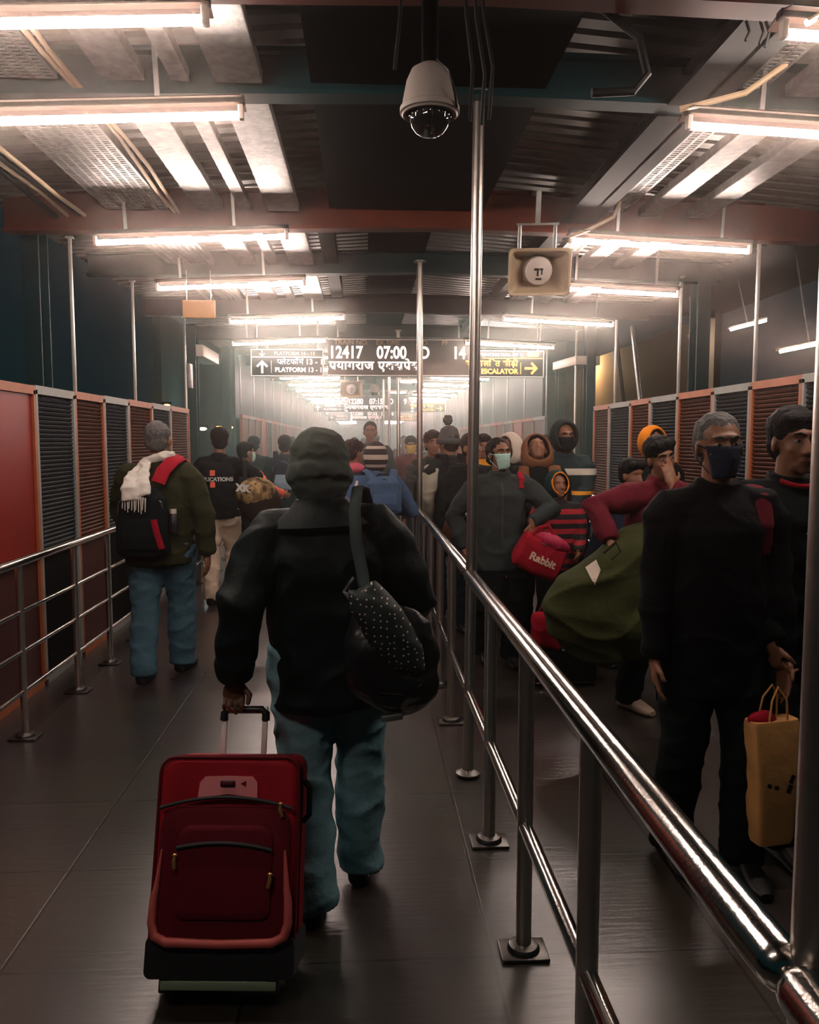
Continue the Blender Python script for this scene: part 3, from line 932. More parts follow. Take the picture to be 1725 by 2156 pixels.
def sign_set(y, nm, detail=True, train='12417', t='07:00', pf='14', z=0.0, hindi=True):
    # middle: departure board
    r = root('departure_board', f'{nm} departure board with glowing train number and time', 'sign', (0.5, y, 2.80 + z))
    MB().box((0, 0.03, 0), (1.98, 0.14, 0.53), bev=0.012).build('casing', M['led_face'], r)
    h = MB()
    h.box((0, -0.043, 0.238), (1.98, 0.006, 0.012)); h.box((0, -0.043, -0.258), (1.98, 0.006, 0.012))
    h.build('edge_strip', M['steel_dull'], r, smooth=False)
    for sx in (-0.85, 0.85):
        MB().cyl((sx, 0.03, 0.26), (sx, 0.03, 0.52), 0.015, seg=8).build('hanger_rod', M['steel_dull'], r)
    for s, x in (('TRAIN NO.', -0.90), ('EX.TIME', -0.32), ('A/D', 0.24), ('PF', 0.60)):
        lettering(r, s, 0.095, x, 0.165, M['board_caption'], bold=0.002, name='caption')
    for s, x, sx in ((train, -0.975, 0.80), (t, -0.31, 0.80), ('D', 0.29, 0.8), (pf, 0.75, 0.80)):
        lettering(r, s, 0.235, x, -0.02, M['led'], bold=0.006, name='led_characters', sx=sx)
    dev(r, PRAYAG, 0.165, -0.975, -0.175, M['led'], bold=0.004, name='led_characters', sx=1.05)
    # left: platform sign
    r = root('platform_sign', f'{nm} hanging platform sign with white arrow, left of the board', 'sign', (-1.05, y, 2.71 + z))
    MB().box((0, 0.02, 0), (1.0, 0.11, 0.37), bev=0.01).build('casing', M['sign_face'], r)
    f = MB()
    for zz in (-0.18, 0.078, 0.18):
        f.box((0, -0.04, zz), (1.0, 0.012, 0.012 if zz != 0.078 else 0.016))
    for xx in (-0.494, 0.494):
        f.box((xx, -0.04, 0), (0.012, 0.012, 0.37))
    f.box((-0.22, -0.04, -0.055), (0.008, 0.006, 0.17))
    f.build('sign_frame', M['sign_line'], r, smooth=False)
    for sx in (-0.42, 0.42):
        MB().cyl((sx, 0.02, 0.18), (sx, 0.02, 0.6), 0.012, seg=8).build('hanger_rod', M['steel_dull'], r)
    arrow(r, -0.345, -0.055, 0.18, 0, M['sign_white'])
    dev(r, PLATF, 0.105, -0.14, -0.02, M['sign_white'], bold=0.002)
    lettering(r, '13 - 1', 0.105, 0.25, -0.02, M['sign_white'], bold=0.003)
    lettering(r, 'PLATFORM 13 - 1', 0.088, -0.17, -0.125, M['sign_white'], bold=0.003, sx=0.98)
    lettering(r, 'PLATFORM 14 - 15', 0.07, -0.18, 0.105, M['sign_dim'], bold=0.002)
    arrow(r, -0.345, 0.13, 0.10, PI, M['sign_dim'])
    # right: escalator sign
    r = root('escalator_sign', f'{nm} hanging escalator sign with orange arrow, right of the board', 'sign', (2.05, y, 2.71 + z))
    MB().box((0, 0.02, 0), (1.0, 0.11, 0.37), bev=0.01).build('casing', M['sign_face'], r)
    f = MB()
    for zz in (-0.18, 0.18):
        f.box((0, -0.04, zz), (1.0, 0.012, 0.012))
    for xx in (-0.494, 0.494):
        f.box((xx, -0.04, 0), (0.012, 0.012, 0.37))
    f.build('sign_frame', M['sign_line'], r, smooth=False)
    l = MB()
    l.box((0.05, -0.042, 0.078), (0.85, 0.008, 0.012)); l.box((0.17, -0.042, -0.06), (0.010, 0.006, 0.16)); l.box((0.34, -0.042, 0.14), (0.16, 0.004, 0.08))
    l.build('orange_line', M['sign_orange'], r, smooth=False)
    for sx in (-0.42, 0.42):
        MB().cyl((sx, 0.02, 0.18), (sx, 0.02, 0.6), 0.012, seg=8).build('hanger_rod', M['steel_dull'], r)
    arrow(r, 0.32, -0.06, 0.19, PI / 2, M['sign_orange'])
    lettering(r, 'ESCALATOR', 0.095, 0.13, -0.135, M['sign_orange'], bold=0.004, align='RIGHT')
    dev(r, SVACH, 0.115, 0.13, -0.03, M['sign_orange'], bold=0.004, align='RIGHT')
    lettering(r, 'WAITING HALL (PF 1)', 0.062, 0.2, 0.105, M['sign_white'], bold=0.002, align='RIGHT')
M['sign_dim'] = mat('dim sign lettering', (0.30, 0.28, 0.26), 0.5)
M['sign_line'] = mat('pale sign frame', (0.55, 0.55, 0.52), 0.5)
M['board_caption'] = mat('board captions', (0.34, 0.25, 0.16), 0.5)
sign_set(11.45, 'nearest')
sign_set(25.2, 'second', train='12280', t='07:15', pf='9')
sign_set(36.0, 'third and farthest', train='12280', t='07:30', pf='6')
# ------------------------------------------------------------------ people
M['skin'] = mat('brown skin', (0.26, 0.115, 0.062), 0.5, var=0.12, vscale=20)
M['skin_dark'] = mat('deep brown skin', (0.13, 0.055, 0.032), 0.5, var=0.12, vscale=20)
M['hair'] = mat('black hair', (0.005, 0.005, 0.005), 0.65, spec=0.12, bump=0.6, bscale=90)
M['hair_grey'] = mat('greying hair', (0.12, 0.115, 0.11), 0.7, spec=0.15, bump=0.7, bscale=90, var=0.6, vscale=40)
M['eye_white'] = mat('eye white', (0.34, 0.29, 0.26), 0.35)
M['eye_dark'] = mat('dark iris', (0.01, 0.006, 0.004), 0.15)
def cloth(name, col, rough=0.85, var=0.22, sheen=0.0):
    return mat(name, col, rough, spec=0.12, var=var, vscale=9, bump=0.35, bscale=38, sheen=sheen)
CL = dict(black=cloth('black cloth', (0.0045, 0.0085, 0.0095)), char=cloth('charcoal cloth', (0.014, 0.024, 0.025)), teal=cloth('dark teal cloth', (0.010, 0.035, 0.038)),  # black cloth carries a teal tint standing in for teal shadows
          navy=cloth('navy cloth', (0.010, 0.018, 0.036)), olive=cloth('olive cloth', (0.028, 0.030, 0.013)), beige=cloth('beige trousers', (0.62, 0.48, 0.36)),
          jeans=cloth('washed jeans', (0.19, 0.36, 0.40)), bluejeans=cloth('blue grey jeans', (0.060, 0.125, 0.165)), darkjeans=cloth('dark jeans', (0.014, 0.024, 0.032)),
          maroon=cloth('maroon cloth', (0.13, 0.012, 0.022)), brown=cloth('brown shawl cloth', (0.20, 0.085, 0.042)), white=cloth('off white cloth', (0.58, 0.48, 0.40)),
          cream=cloth('cream knit', (0.50, 0.46, 0.36)), grey=cloth('mid grey cloth', (0.07, 0.075, 0.072)), orange=cloth('orange cloth', (0.78, 0.24, 0.015)),
          yellow=cloth('yellow cloth', (0.75, 0.32, 0.02)), coral=cloth('coral cloth', (0.80, 0.15, 0.09)), pink=cloth('pink cloth', (0.60, 0.10, 0.16)),
          denim=cloth('denim blue cloth', (0.06, 0.11, 0.20)), dkgreen=cloth('dark green vest', (0.022, 0.036, 0.024)), rust=cloth('dark red cloth', (0.13, 0.022, 0.020)),
          mint=cloth('pale green mask cloth', (0.46, 0.70, 0.62), 0.8, 0.05), coatgrey=cloth('grey zip jacket cloth', (0.034, 0.043, 0.043)), scarf=cloth('white scarf cloth', (0.66, 0.62, 0.56)), maskblack=cloth('black mask cloth', (0.008, 0.012, 0.018)), maskyellow=cloth('yellow mask cloth', (0.62, 0.40, 0.08)),
          red=cloth('red cloth', (0.34, 0.010, 0.024)), beanie=cloth('dark knitted wool', (0.075, 0.092, 0.080), 0.95), camo=blotched('camouflage print', [(0.05, 0.03, 0.012), (0.20, 0.12, 0.05), (0.36, 0.24, 0.10), (0.09, 0.055, 0.02)], 9))
CL['leather'] = mat('black shoe leather', (0.008, 0.008, 0.009), 0.4)
CL['paleshoe'] = mat('pale shoe', (0.42, 0.30, 0.22), 0.6)

def fused(name, mb, m, parent, voxel, smooth=2, wrinkle=0.0, wscale=9.0, stretch=(1, 1, 1), seed=0.0, dec=None):
    """one continuous skin grown over overlapping solids"""
    me = mb.mesh(name, None)
    o = bpy.data.objects.new(name, me)
    r = o.modifiers.new('r', 'REMESH')
    r.mode = 'VOXEL'
    r.voxel_size = voxel
    if smooth:
        s = o.modifiers.new('s', 'SMOOTH')
        s.iterations = smooth
        s.factor = 0.5
    me2 = evaluated(o)
    me2.name = name
    bpy.data.objects.remove(o)
    bpy.data.meshes.remove(me)
    if wrinkle:
        n_ = len(me2.vertices)
        co = np.empty(n_ * 3, 'f')
        no = np.empty(n_ * 3, 'f')
        me2.vertices.foreach_get('co', co)
        me2.vertex_normals.foreach_get('vector', no)
        co = co.reshape(-1, 3)
        no = no.reshape(-1, 3)
        off = V((seed * 3.7, seed * 1.3, seed * 2.1))
        sx, sy, sz = stretch
        nf = noise.noise
        dd = np.empty(n_, 'f')
        for i, c in enumerate(co.tolist()):
            p = V((c[0] * sx, c[1] * sy, c[2] * sz)) * wscale + off
            dd[i] = (1 - abs(nf(p * 0.55 + V((9, 4, 1))))) ** 3 - 0.45 + 0.5 * nf(p)
        co += no * (wrinkle * dd)[:, None]
        me2.vertices.foreach_set('co', co.ravel())
        me2.update()
    me2.materials.clear()
    me2.materials.append(m)
    me2.polygons.foreach_set('use_smooth', np.ones(len(me2.polygons), bool))
    return link(name, me2, parent)

def thick(name, mb, m, parent, t, offset):
    o = bpy.data.objects.new(name, mb.mesh(name, m))
    s = o.modifiers.new('thick', 'SOLIDIFY')
    s.thickness = t
    s.offset = offset
    me = evaluated(o)
    me.name = name
    bpy.data.objects.remove(o)
    for p in me.polygons:
        p.use_smooth = True
    return link(name, me, parent)

def ik(a, b, l1, l2, hint):
    """middle joint of a two-bone chain from a to b; returns (mid, reachable b)"""
    a, b = V(a), V(b)
    d = b - a
    L = d.length
    mx = (l1 + l2) * 0.998
    if L > mx:
        d = d * (mx / L)
        b = a + d
        L = mx
    L = max(L, abs(l1 - l2) + 0.01)
    x = (l1 * l1 - l2 * l2 + L * L) / (2 * L)
    h = math.sqrt(max(l1 * l1 - x * x, 0))
    t = d.normalized()
    hv = V(hint)
    hv = (hv - t * hv.dot(t))
    hv = hv.normalized() if hv.length > 1e-4 else V((0, 1, 0))
    return a + t * x + hv * h, b

def hand(mb, wrist, d, n, thumb, curl, s=1.0, spread=0.06):
    """palm and five fingers; d = finger direction, n = the way the palm faces, thumb = side of the thumb"""
    d = V(d).normalized()
    n = V(n)
    n = (n - d * n.dot(d)).normalized()
    t = V(thumb)
    t = (t - d * t.dot(d) - n * t.dot(n)).normalized()
    w = V(wrist)
    R = Matrix((t, n, d)).transposed()
    mb.ell(w + d * 0.045 * s, (0.040 * s, 0.0165 * s, 0.052 * s), R, 14, 8)
    mb.caps(w - d * 0.03 * s, w + d * 0.02 * s, 0.024 * s, 0.026 * s)
    for k, (off, ln) in enumerate(((0.029, 0.074), (0.0095, 0.083), (-0.0105, 0.077), (-0.029, 0.060))):
        p = w + d * (0.084 - 0.004 * abs(k - 1)) * s + t * off * s
        seg = [0.45, 0.31, 0.24]
        a = curl * 0.55
        dr = (d + t * spread * (1.2 - k * 0.8)).normalized()
        rad = (0.0092, 0.0095, 0.009, 0.008)[k] * s
        p = p - d * 0.018 * s
        for q in range(3):
            L = ln * seg[q] * s + (0.018 * s if q == 0 else 0)
            dd = dr * math.cos(a) + n * math.sin(a)
            e = p + dd * L
            mb.caps(p, e, rad * (1 - 0.1 * q), rad * (0.9 - 0.1 * q), 8)
            p = e
            a += curl * (0.62 if q == 0 else 0.45)
    p = w + d * 0.022 * s + t * 0.028 * s
    e = p + (d * 0.62 + t * 0.72 + n * (0.18 + 0.25 * curl)).normalized() * 0.042 * s
    mb.caps(p, e, 0.0135 * s, 0.0105 * s, 8)
    f = e + (d * 0.85 + t * (0.35 - 0.3 * curl) + n * (0.15 + 0.5 * curl)).normalized() * 0.032 * s
    mb.caps(e, f, 0.0105 * s, 0.0085 * s, 8)

def head_parts(mb, c, R, k):
    """skull, jaw, brow, cheeks, nose, lips, ears; face looks along R*+y"""
    def P(x, y, z):
        return c + R @ V((x * k, y * k, z * k))
    def E(p, r, rot=None):
        Q = R if rot is None else R @ Euler(rot).to_matrix()
        mb.ell(P(*p), [q * k for q in r], Q)
    E((0, -0.014, 0.034), (0.074, 0.094, 0.084))
    E((0, 0.022, -0.022), (0.060, 0.068, 0.082))
    E((0, 0.044, -0.078), (0.042, 0.040, 0.034))
    E((0, 0.068, -0.098), (0.022, 0.020, 0.017))
    E((0, 0.072, 0.036), (0.050, 0.020, 0.013))
    for s in (-1, 1):
        E((s * 0.037, 0.049, -0.022), (0.022, 0.024, 0.020))
        E((s * 0.076, -0.006, -0.006), (0.009, 0.021, 0.032), (0, 0, -s * 0.35))
        E((s * 0.011, 0.094, -0.036), (0.009, 0.011, 0.008))
        mb.caps(P(s * 0.014, 0.086, 0.032), P(s * 0.05, 0.072, 0.030), 0.006 * k, 0.004 * k, 8)
    mb.caps(P(0, 0.082, 0.022), P(0, 0.102, -0.032), 0.0085 * k, 0.0125 * k, 10)
    E((0, 0.084, -0.060), (0.023, 0.012, 0.0065))
    E((0, 0.082, -0.072), (0.020, 0.012, 0.0075))

class Fig:
    pass

def person(label, loc, rotz=0.0, H=1.70, g=1.0, feet=((-0.10, 0.0, 0.0, 0.0), (0.10, 0.0, 0.0, 0.0)), lean=0.0, side=0.0, hands=(None, None), hand_dir=(None, None), palm=(None, None), curl=(0.45, 0.45),
           elbow=(None, None), head=(0.0, 0.0, 0.0), top='black', bottom='darkjeans', shoes='leather', skin='skin', hem=0.47, top_name='jacket', hair='short', hair_mat='hair', headgear=None,
           mask=None, collar=True, vox=0.010, face=False, sleeve_mat=None, hood_down=False, flare=1.0, group=None, hipdrop=0.0, shoulder=(0, 0), folds=0.014, bvox=None):
    F = Fig()
    r = root('person', label, 'person', loc, rotz, group)
    F.root = r
    k = H / 1.70
    fz = 0.085 * k
    # --- skeleton
    ank = [V((f[0], f[1], fz + f[2])) for f in feet]
    thigh, shin = 0.435 * k, 0.415 * k
    hz_ = []
    hx = 0.088 * k * g
    for i, a in enumerate(ank):
        dx = a.x - (hx if i else -hx)
        hz_.append(a.z + math.sqrt(max(0.01, (thigh + shin) ** 2 * 0.992 - a.y ** 2 - dx ** 2)))
    hipz = min(min(hz_), 0.945 * k) - hipdrop
    pel = V((0, 0, hipz + 0.04 * k))
    up = V((math.sin(side), math.sin(lean) * math.cos(side), math.cos(lean) * math.cos(side))).normalized()
    fwd = (V((0, 1, 0)) - up * up.y).normalized()
    rt = fwd.cross(up).normalized()
    neck = pel + up * 0.455 * k
    sh = [neck + rt * (s * 0.178 * k * (0.5 + 0.5 * g)) - up * (0.055 * k) + up * shoulder[i] for i, s in enumerate((-1, 1))]
    ual, fal = 0.285 * k, 0.255 * k
    el, wr = [], []
    for i, s in enumerate((-1, 1)):
        t = hands[i]
        t = V(t) if t is not None else sh[i] + V((s * 0.10 * k, 0.08 * k, -0.52 * k))
        hnt = elbow[i] if elbow[i] is not None else (s * 0.4, -1.0, 0.1)
        e, w_ = ik(sh[i], t, ual, fal, hnt)
        el.append(e)
        wr.append(w_)
    kn = []
    for i, s in enumerate((-1, 1)):
        q, _ = ik(pel + V((s * hx, 0, -0.04 * k)), ank[i], thigh, shin, (s * 0.12, 1, 0))
        kn.append(q)
    hip = [pel + V((s * hx, 0, -0.04 * k)) for s in (-1, 1)]
    Rt = Matrix((rt, fwd, up)).transposed()
    Rh = Rt @ Euler((-head[1], head[2], head[0])).to_matrix()
    hc = neck + up * 0.075 * k + fwd * 0.012 * k + Rh @ V((0, 0.008 * k, 0.098 * k))
    hk = k * 1.02
    F.hc, F.Rh, F.hk, F.neck, F.sh, F.el, F.wr, F.pel, F.Rt, F.k, F.hip, F.kn, F.ank = hc, Rh, hk, neck, sh, el, wr, pel, Rt, k, hip, kn, ank
    # --- body
    b = MB()
    b.tube([neck - up * 0.06 * k, neck + up * 0.03 * k, hc + Rh @ V((0, -0.012, -0.05)) * k], [0.064 * k, 0.056 * k, 0.054 * k], 14, roundends=True)
    head_parts(b, hc, Rh, hk)
    b.oval([(pel - up * 0.07 * k, rt * 0.13 * k * g, fwd * 0.085 * k * g), (pel + up * 0.03 * k, rt * 0.145 * k * g, fwd * 0.095 * k * g), (pel + up * 0.17 * k, rt * 0.125 * k * g, fwd * 0.085 * k * g),
            (pel + up * 0.33 * k, rt * 0.145 * k, fwd * 0.09 * k * g), (neck - up * 0.04 * k, rt * 0.12 * k, fwd * 0.06 * k)], 18)
    for i, s in enumerate((-1, 1)):
        b.tube([sh[i] - rt * s * 0.05 * k, sh[i], (sh[i] + el[i]) / 2, el[i], (el[i] * 2 + wr[i]) / 3, wr[i]], [0.05 * k, 0.05 * k, 0.042 * k, 0.036 * k, 0.036 * k, 0.025 * k], 12, roundends=True)
        b.tube([hip[i], (hip[i] * .5 + kn[i] * .5), kn[i], (kn[i] * .65 + ank[i] * .35), ank[i]], [0.075 * k, 0.068 * k, 0.05 * k, 0.048 * k, 0.034 * k], 12, roundends=True)
        dr = hand_dir[i] if hand_dir[i] is not None else (wr[i] - el[i])
        pl_ = palm[i] if palm[i] is not None else (-s, 0.25, 0)
        dv = V(dr).normalized()
        nv = V(pl_)
        tv = dv.cross(nv)
        if i == 0:
            tv = -tv
        hand(b, wr[i] + dv * 0.012 * k, dv, nv, tv, curl[i], k)
        fd = V((math.sin(feet[i][3]), math.cos(feet[i][3]), 0))
        b.caps(ank[i] - V((0, 0, 0.03 * k)), ank[i] + fd * 0.10 * k - V((0, 0, 0.045 * k)), 0.032 * k, 0.026 * k)
    F.body = fused('body', b, M[skin], r, bvox or (min(vox, 0.0075) if vox < 0.012 else 0.010), 2)
    # --- trousers
    t = MB()
    t.oval([(pel - up * 0.10 * k, rt * 0.150 * k * g, fwd * 0.112 * k * g), (pel - up * 0.02 * k, rt * 0.175 * k * g, fwd * 0.125 * k * g), (pel + up * 0.07 * k, rt * 0.150 * k * g, fwd * 0.108 * k * g),
            (pel + up * 0.12 * k, rt * 0.13 * k * g, fwd * 0.09 * k * g)], 24)
    for i, s in enumerate((-1, 1)):
        hm = ank[i] + V((0, -0.01, -0.035 * k))
        pts = [hip[i] + V((0, -0.005, 0.05 * k)), hip[i] - V((0, 0, 0.06 * k)), hip[i] * .5 + kn[i] * .5, kn[i], kn[i] * .55 + ank[i] * .45 - V((0, 0.012, 0)), hm + V((0, 0, 0.05 * k)), hm]
        t.tube(pts, [0.10 * k * g, 0.112 * k * g, 0.096 * k * g, 0.080 * k * g, 0.079 * k * flare * g, 0.074 * k * flare * g, 0.077 * k * flare * g], 18)
    F.trousers = fused('trousers', t, CL[bottom] if isinstance(bottom, str) else bottom, r, vox * 1.15, 3, 0.013 * k, 11, (1, 1, 1.6), H * 7 + loc[0])
    # --- shoes
    for i in range(2):
        fd = V((math.sin(feet[i][3]), math.cos(feet[i][3]), 0))
        sd = V((fd.y, -fd.x, 0))
        base = V((ank[i].x, ank[i].y, ank[i].z - fz))
        pit = feet[i][4] if len(feet[i]) > 4 else 0.0
        sb = MB()
        secs = []
        for y_, w_, hh, zz in ((-0.085, 0.024, 0.045, 0.03), (-0.07, 0.038, 0.085, 0.0), (-0.02, 0.041, 0.10, 0.0), (0.05, 0.042, 0.085, 0.0), (0.11, 0.049, 0.062, 0.0), (0.165, 0.044, 0.046, 0.0), (0.195, 0.025, 0.03, 0.006)):
            zc = zz + hh / 2
            q = base + fd * y_ * k + V((0, 0, zc * k)) + V((0, 0, 1)) * (-(y_ + 0.0) * k * math.sin(pit))
            secs.append((q, sd * w_ * k, V((0, 0, hh / 2 * k))))
        sb.oval(secs, 16, 2.8)
        sb.build('shoe', CL[shoes] if isinstance(shoes, str) else shoes, r)
    # --- upper garment
    j = MB()
    hemz = hem * H
    th = (hemz - pel.z) / up.z
    cen = lambda q: pel + up * q * k
    hemc = pel + up * th + V((0, 0, 0))
    wd = g
    j.oval([(hemc, rt * 0.188 * k * wd, fwd * 0.140 * k * g), (hemc + up * 0.03 * k, rt * 0.19 * k * wd, fwd * 0.142 * k * g), (cen(0.10), rt * 0.186 * k * wd, fwd * 0.138 * k * g), (cen(0.22), rt * 0.184 * k * wd, fwd * 0.134 * k * g),
            (cen(0.33), rt * 0.192 * k * wd, fwd * 0.134 * k * g), (cen(0.40), rt * 0.176 * k * wd, fwd * 0.112 * k), (cen(0.445), rt * 0.125 * k, fwd * 0.088 * k), (cen(0.475), rt * 0.082 * k, fwd * 0.074 * k)], 28)
    for i, s in enumerate((-1, 1)):
        j.tube([cen(0.415) + rt * s * 0.05 * k, sh[i] + up * (0.004 * k), sh[i] + (el[i] - sh[i]) * 0.12], [0.078 * k, 0.080 * k, 0.084 * k * g], 16, roundends=True)
    slv = MB() if sleeve_mat else j
    for i, s in enumerate((-1, 1)):
        d_ = (wr[i] - el[i]).normalized()
        slv.tube([sh[i] - rt * s * 0.02 * k, sh[i] + (el[i] - sh[i]) * 0.25, sh[i] + (el[i] - sh[i]) * 0.7, el[i], el[i] + (wr[i] - el[i]) * 0.5, wr[i] - d_ * 0.02 * k, wr[i] + d_ * 0.012 * k],
                 [0.082 * k * g, 0.080 * k * g, 0.070 * k * g, 0.066 * k * g, 0.060 * k * g, 0.050 * k * g, 0.046 * k * g], 16)
    if collar:
        j.tube([cen(0.44) - fwd * 0.005, cen(0.475), neck + up * 0.055 * k + fwd * 0.006 * k], [0.095 * k, 0.083 * k, 0.080 * k], 20)
    if hood_down:
        j.ell(neck + up * 0.01 * k - fwd * 0.075 * k, (0.13 * k, 0.075 * k, 0.065 * k), Rt)
    tm = CL[top] if isinstance(top, str) else top
    F.top = fused(top_name, j, tm, r, vox, 3, folds * k, 9.5, (1, 1, 1.25), H * 3 + loc[1])
    if sleeve_mat:
        fused('sleeves', slv, CL[sleeve_mat] if isinstance(sleeve_mat, str) else sleeve_mat, r, vox, 2, 0.012 * k, 12, (1, 1, 1.4), H)
    # --- hair, headgear, mask, eyes
    P = lambda x, y, z: hc + Rh @ V((x * hk, y * hk, z * hk))
    def shell(cc, rad, front, m, nm, th=0.012, zcut=None, wob=0.004, skirt=0.0):
        """open cloth shell round the head with an opening toward the face"""
        mb = MB()
        nu, nv = 28, 16
        rings = []
        for q in range(nv + 1):
            a = PI - (PI - front) * q / nv      # angle from +y
            ring = []
            for u in range(nu):
                p = 2 * PI * u / nu
                x = rad[0] * math.sin(a) * math.cos(p)
                z = rad[2] * math.sin(a) * math.sin(p)
                yv = rad[1] * math.cos(a)
                if z < 0 and skirt:
                    x *= 1 + skirt * (-z / rad[2]) ** 1.2
                    z *= 1 + 0.45 * skirt
                    yv = yv * (1 - 0.2 * skirt)
                nz = noise.noise(V((x, yv, z)) * 16) * wob
                ring.append(P(cc[0] + x * (1 + nz * 4), cc[1] + yv, cc[2] + z * (1 + nz * 4)))
            rings.append(ring)
        mb.rings(rings, cap=False)
        mb.add(rings[0], [tuple(range(nu))])
        return thick(nm, mb, m, r, th * hk, 0)
    F.shell = shell
    F.P = P
    if hair in ('short', 'full', 'bun', 'curly', 'fringe'):
        h = MB()
        Q = lambda p, rr: h.ell(P(*p), [x * hk for x in rr], Rh)
        Q((0, -0.026, 0.046), (0.081, 0.096, 0.086))
        Q((0, -0.045, -0.005), (0.074, 0.070, 0.070))
        if hair == 'full' or hair == 'curly':
            Q((0, -0.02, 0.062), (0.090, 0.100, 0.085))
            Q((0.03, 0.045, 0.088), (0.052, 0.042, 0.032))
            Q((-0.03, 0.045, 0.086), (0.052, 0.042, 0.032))
        if hair == 'fringe':
            Q((0.0, 0.055, 0.075), (0.07, 0.035, 0.035))
        if hair == 'bun':
            Q((0, -0.035, 0.04), (0.088, 0.10, 0.09))
            Q((0, -0.12, -0.02), (0.05, 0.045, 0.05))
        fused('hair', h, M[hair_mat], r, 0.006 if vox < 0.012 else 0.009, 1, 0.0055 if hair != 'curly' else 0.018, 45 if hair != 'curly' else 60, (1, 1, 0.6), H)
    if headgear:
        kind, gm = headgear
        gm = CL[gm] if isinstance(gm, str) else gm
        if kind in ('beanie', 'pompom'):
            bm_ = MB()
            tall = 0.03 if kind == 'pompom' else 0.0
            bm_.oval([(P(0, -0.012, 0.005), Rh @ V((0.087 * hk, 0, 0)), Rh @ V((0, 0.104 * hk, 0))), (P(0, -0.012, 0.035), Rh @ V((0.091 * hk, 0, 0)), Rh @ V((0, 0.107 * hk, 0))), (P(0, -0.014, 0.075), Rh @ V((0.087 * hk, 0, 0)), Rh @ V((0, 0.10 * hk, 0))),
                      (P(0, -0.018, 0.11 + tall), Rh @ V((0.066 * hk, 0, 0)), Rh @ V((0, 0.078 * hk, 0))), (P(0, -0.02, 0.135 + tall), Rh @ V((0.03 * hk, 0, 0)), Rh @ V((0, 0.035 * hk, 0)))], 24, 2.1)
            bm_.tube([P(0.093 * math.cos(a), -0.012 + 0.109 * math.sin(a), 0.022) for a in np.linspace(0, 2 * PI, 28, endpoint=False)], 0.018 * hk, 8, closed=True, sy=1.5)
            fused('beanie', bm_, gm, r, 0.007, 2, 0.004, 40, (1, 1, 0.5), H)
            if kind == 'pompom':
                pb = MB().ell(P(-0.02, -0.02, 0.215), (0.042 * hk, 0.042 * hk, 0.046 * hk))
                fused('pompom', pb, gm, r, 0.007, 0, 0.012, 70)
        elif kind == 'monkeycap':
            bm_ = MB()
            bm_.ell(P(0, -0.008, 0.040), (0.106 * hk, 0.118 * hk, 0.100 * hk), Rh, 20, 12)
            bm_.oval([(P(0, -0.014, -0.115), Rh @ V((0.074 * hk, 0, 0)), Rh @ V((0, 0.074 * hk, 0))), (P(0, -0.014, -0.075), Rh @ V((0.098 * hk, 0, 0)), Rh @ V((0, 0.096 * hk, 0))), (P(0, -0.010, -0.02), Rh @ V((0.107 * hk, 0, 0)), Rh @ V((0, 0.106 * hk, 0))), (P(0, -0.010, 0.04), Rh @ V((0.107 * hk, 0, 0)), Rh @ V((0, 0.108 * hk, 0)))], 24, 2.1)
            bm_.tube([P(0.105 * math.cos(a), -0.012 + 0.112 * math.sin(a), -0.030 - 0.02 * math.sin(a)) for a in np.linspace(0, 2 * PI, 28, endpoint=False)], 0.012 * hk, 8, closed=True, sy=2.4)
            fused('knitted_cap', bm_, gm, r, 0.007, 2, 0.006, 26, (1, 1, 1.2), H)
        elif kind == 'hood':
            shell((0, -0.02, 0.018), (0.112, 0.122, 0.138), 0.82, gm, 'hood', 0.014)
        elif kind == 'shawl':
            shell((0, -0.012, 0.005), (0.118, 0.122, 0.142), 0.86, gm, 'shawl', 0.014, skirt=0.55)
    if mask:
        mb = MB()
        nu, nv = 14, 9
        vs = []
        for q in range(nv + 1):
            z = 0.004 - 0.112 * q / nv
            for u in range(nu + 1):
                a = (u / nu - 0.5) * 2 * 1.15
                f = q / nv
                w_ = 0.068 - 0.026 * f
                dpt = 0.088 - 0.010 * (f - 0.45) ** 2 * 4
                yv = 0.014 + dpt * math.cos(a) + 0.018 * math.exp(-(a / 0.35) ** 2) * (1 - abs(f - 0.3) * 1.1) + 0.002 * math.sin(q * 2.1)
                vs.append(P(w_ * math.sin(a) * 1.06, yv, z + 0.012 * (1 - math.cos(a)) * (0.5 - f)))
        mb.add(vs, [(q * (nu + 1) + u, q * (nu + 1) + u + 1, (q + 1) * (nu + 1) + u + 1, (q + 1) * (nu + 1) + u) for q in range(nv) for u in range(nu)])
        mo = thick('face_mask', mb, CL[mask], r, 0.003, -1)
        for s in (-1, 1):
            MB().tube([P(s * 0.066, 0.048, 0.0), P(s * 0.08, 0.01, 0.012), P(s * 0.086, -0.018, 0.004), P(s * 0.078, 0.0, -0.04), P(s * 0.054, 0.048, -0.09)], 0.002 * hk, 6).build('ear_loop', CL[mask], mo)
    if face:
        for s in (-1, 1):
            e = MB().ell(P(s * 0.030, 0.0745, 0.009), (0.0115 * hk, 0.0095 * hk, 0.0062 * hk), Rh, 12, 8).build('eye', M['eye_white'], r)
            MB().ell(P(s * 0.030, 0.0822, 0.009), (0.0055 * hk, 0.003 * hk, 0.0055 * hk), Rh, 10, 6).build('iris', M['eye_dark'], e)
            MB().tube([P(s * 0.012, 0.092, 0.031), P(s * 0.03, 0.090, 0.038), P(s * 0.05, 0.076, 0.033)], [0.004 * hk, 0.0045 * hk, 0.002 * hk], 8).build('eyebrow', M[hair_mat], r)
        if not mask:
            lp = MB()
            lp.tube([P(-0.022, 0.088, -0.066), P(0, 0.0965, -0.0655), P(0.022, 0.088, -0.066)], [0.002 * hk, 0.0035 * hk, 0.002 * hk], 8)
            lp.build('lips', mat('lip skin', (0.16, 0.05, 0.035), 0.5), r)
    return F

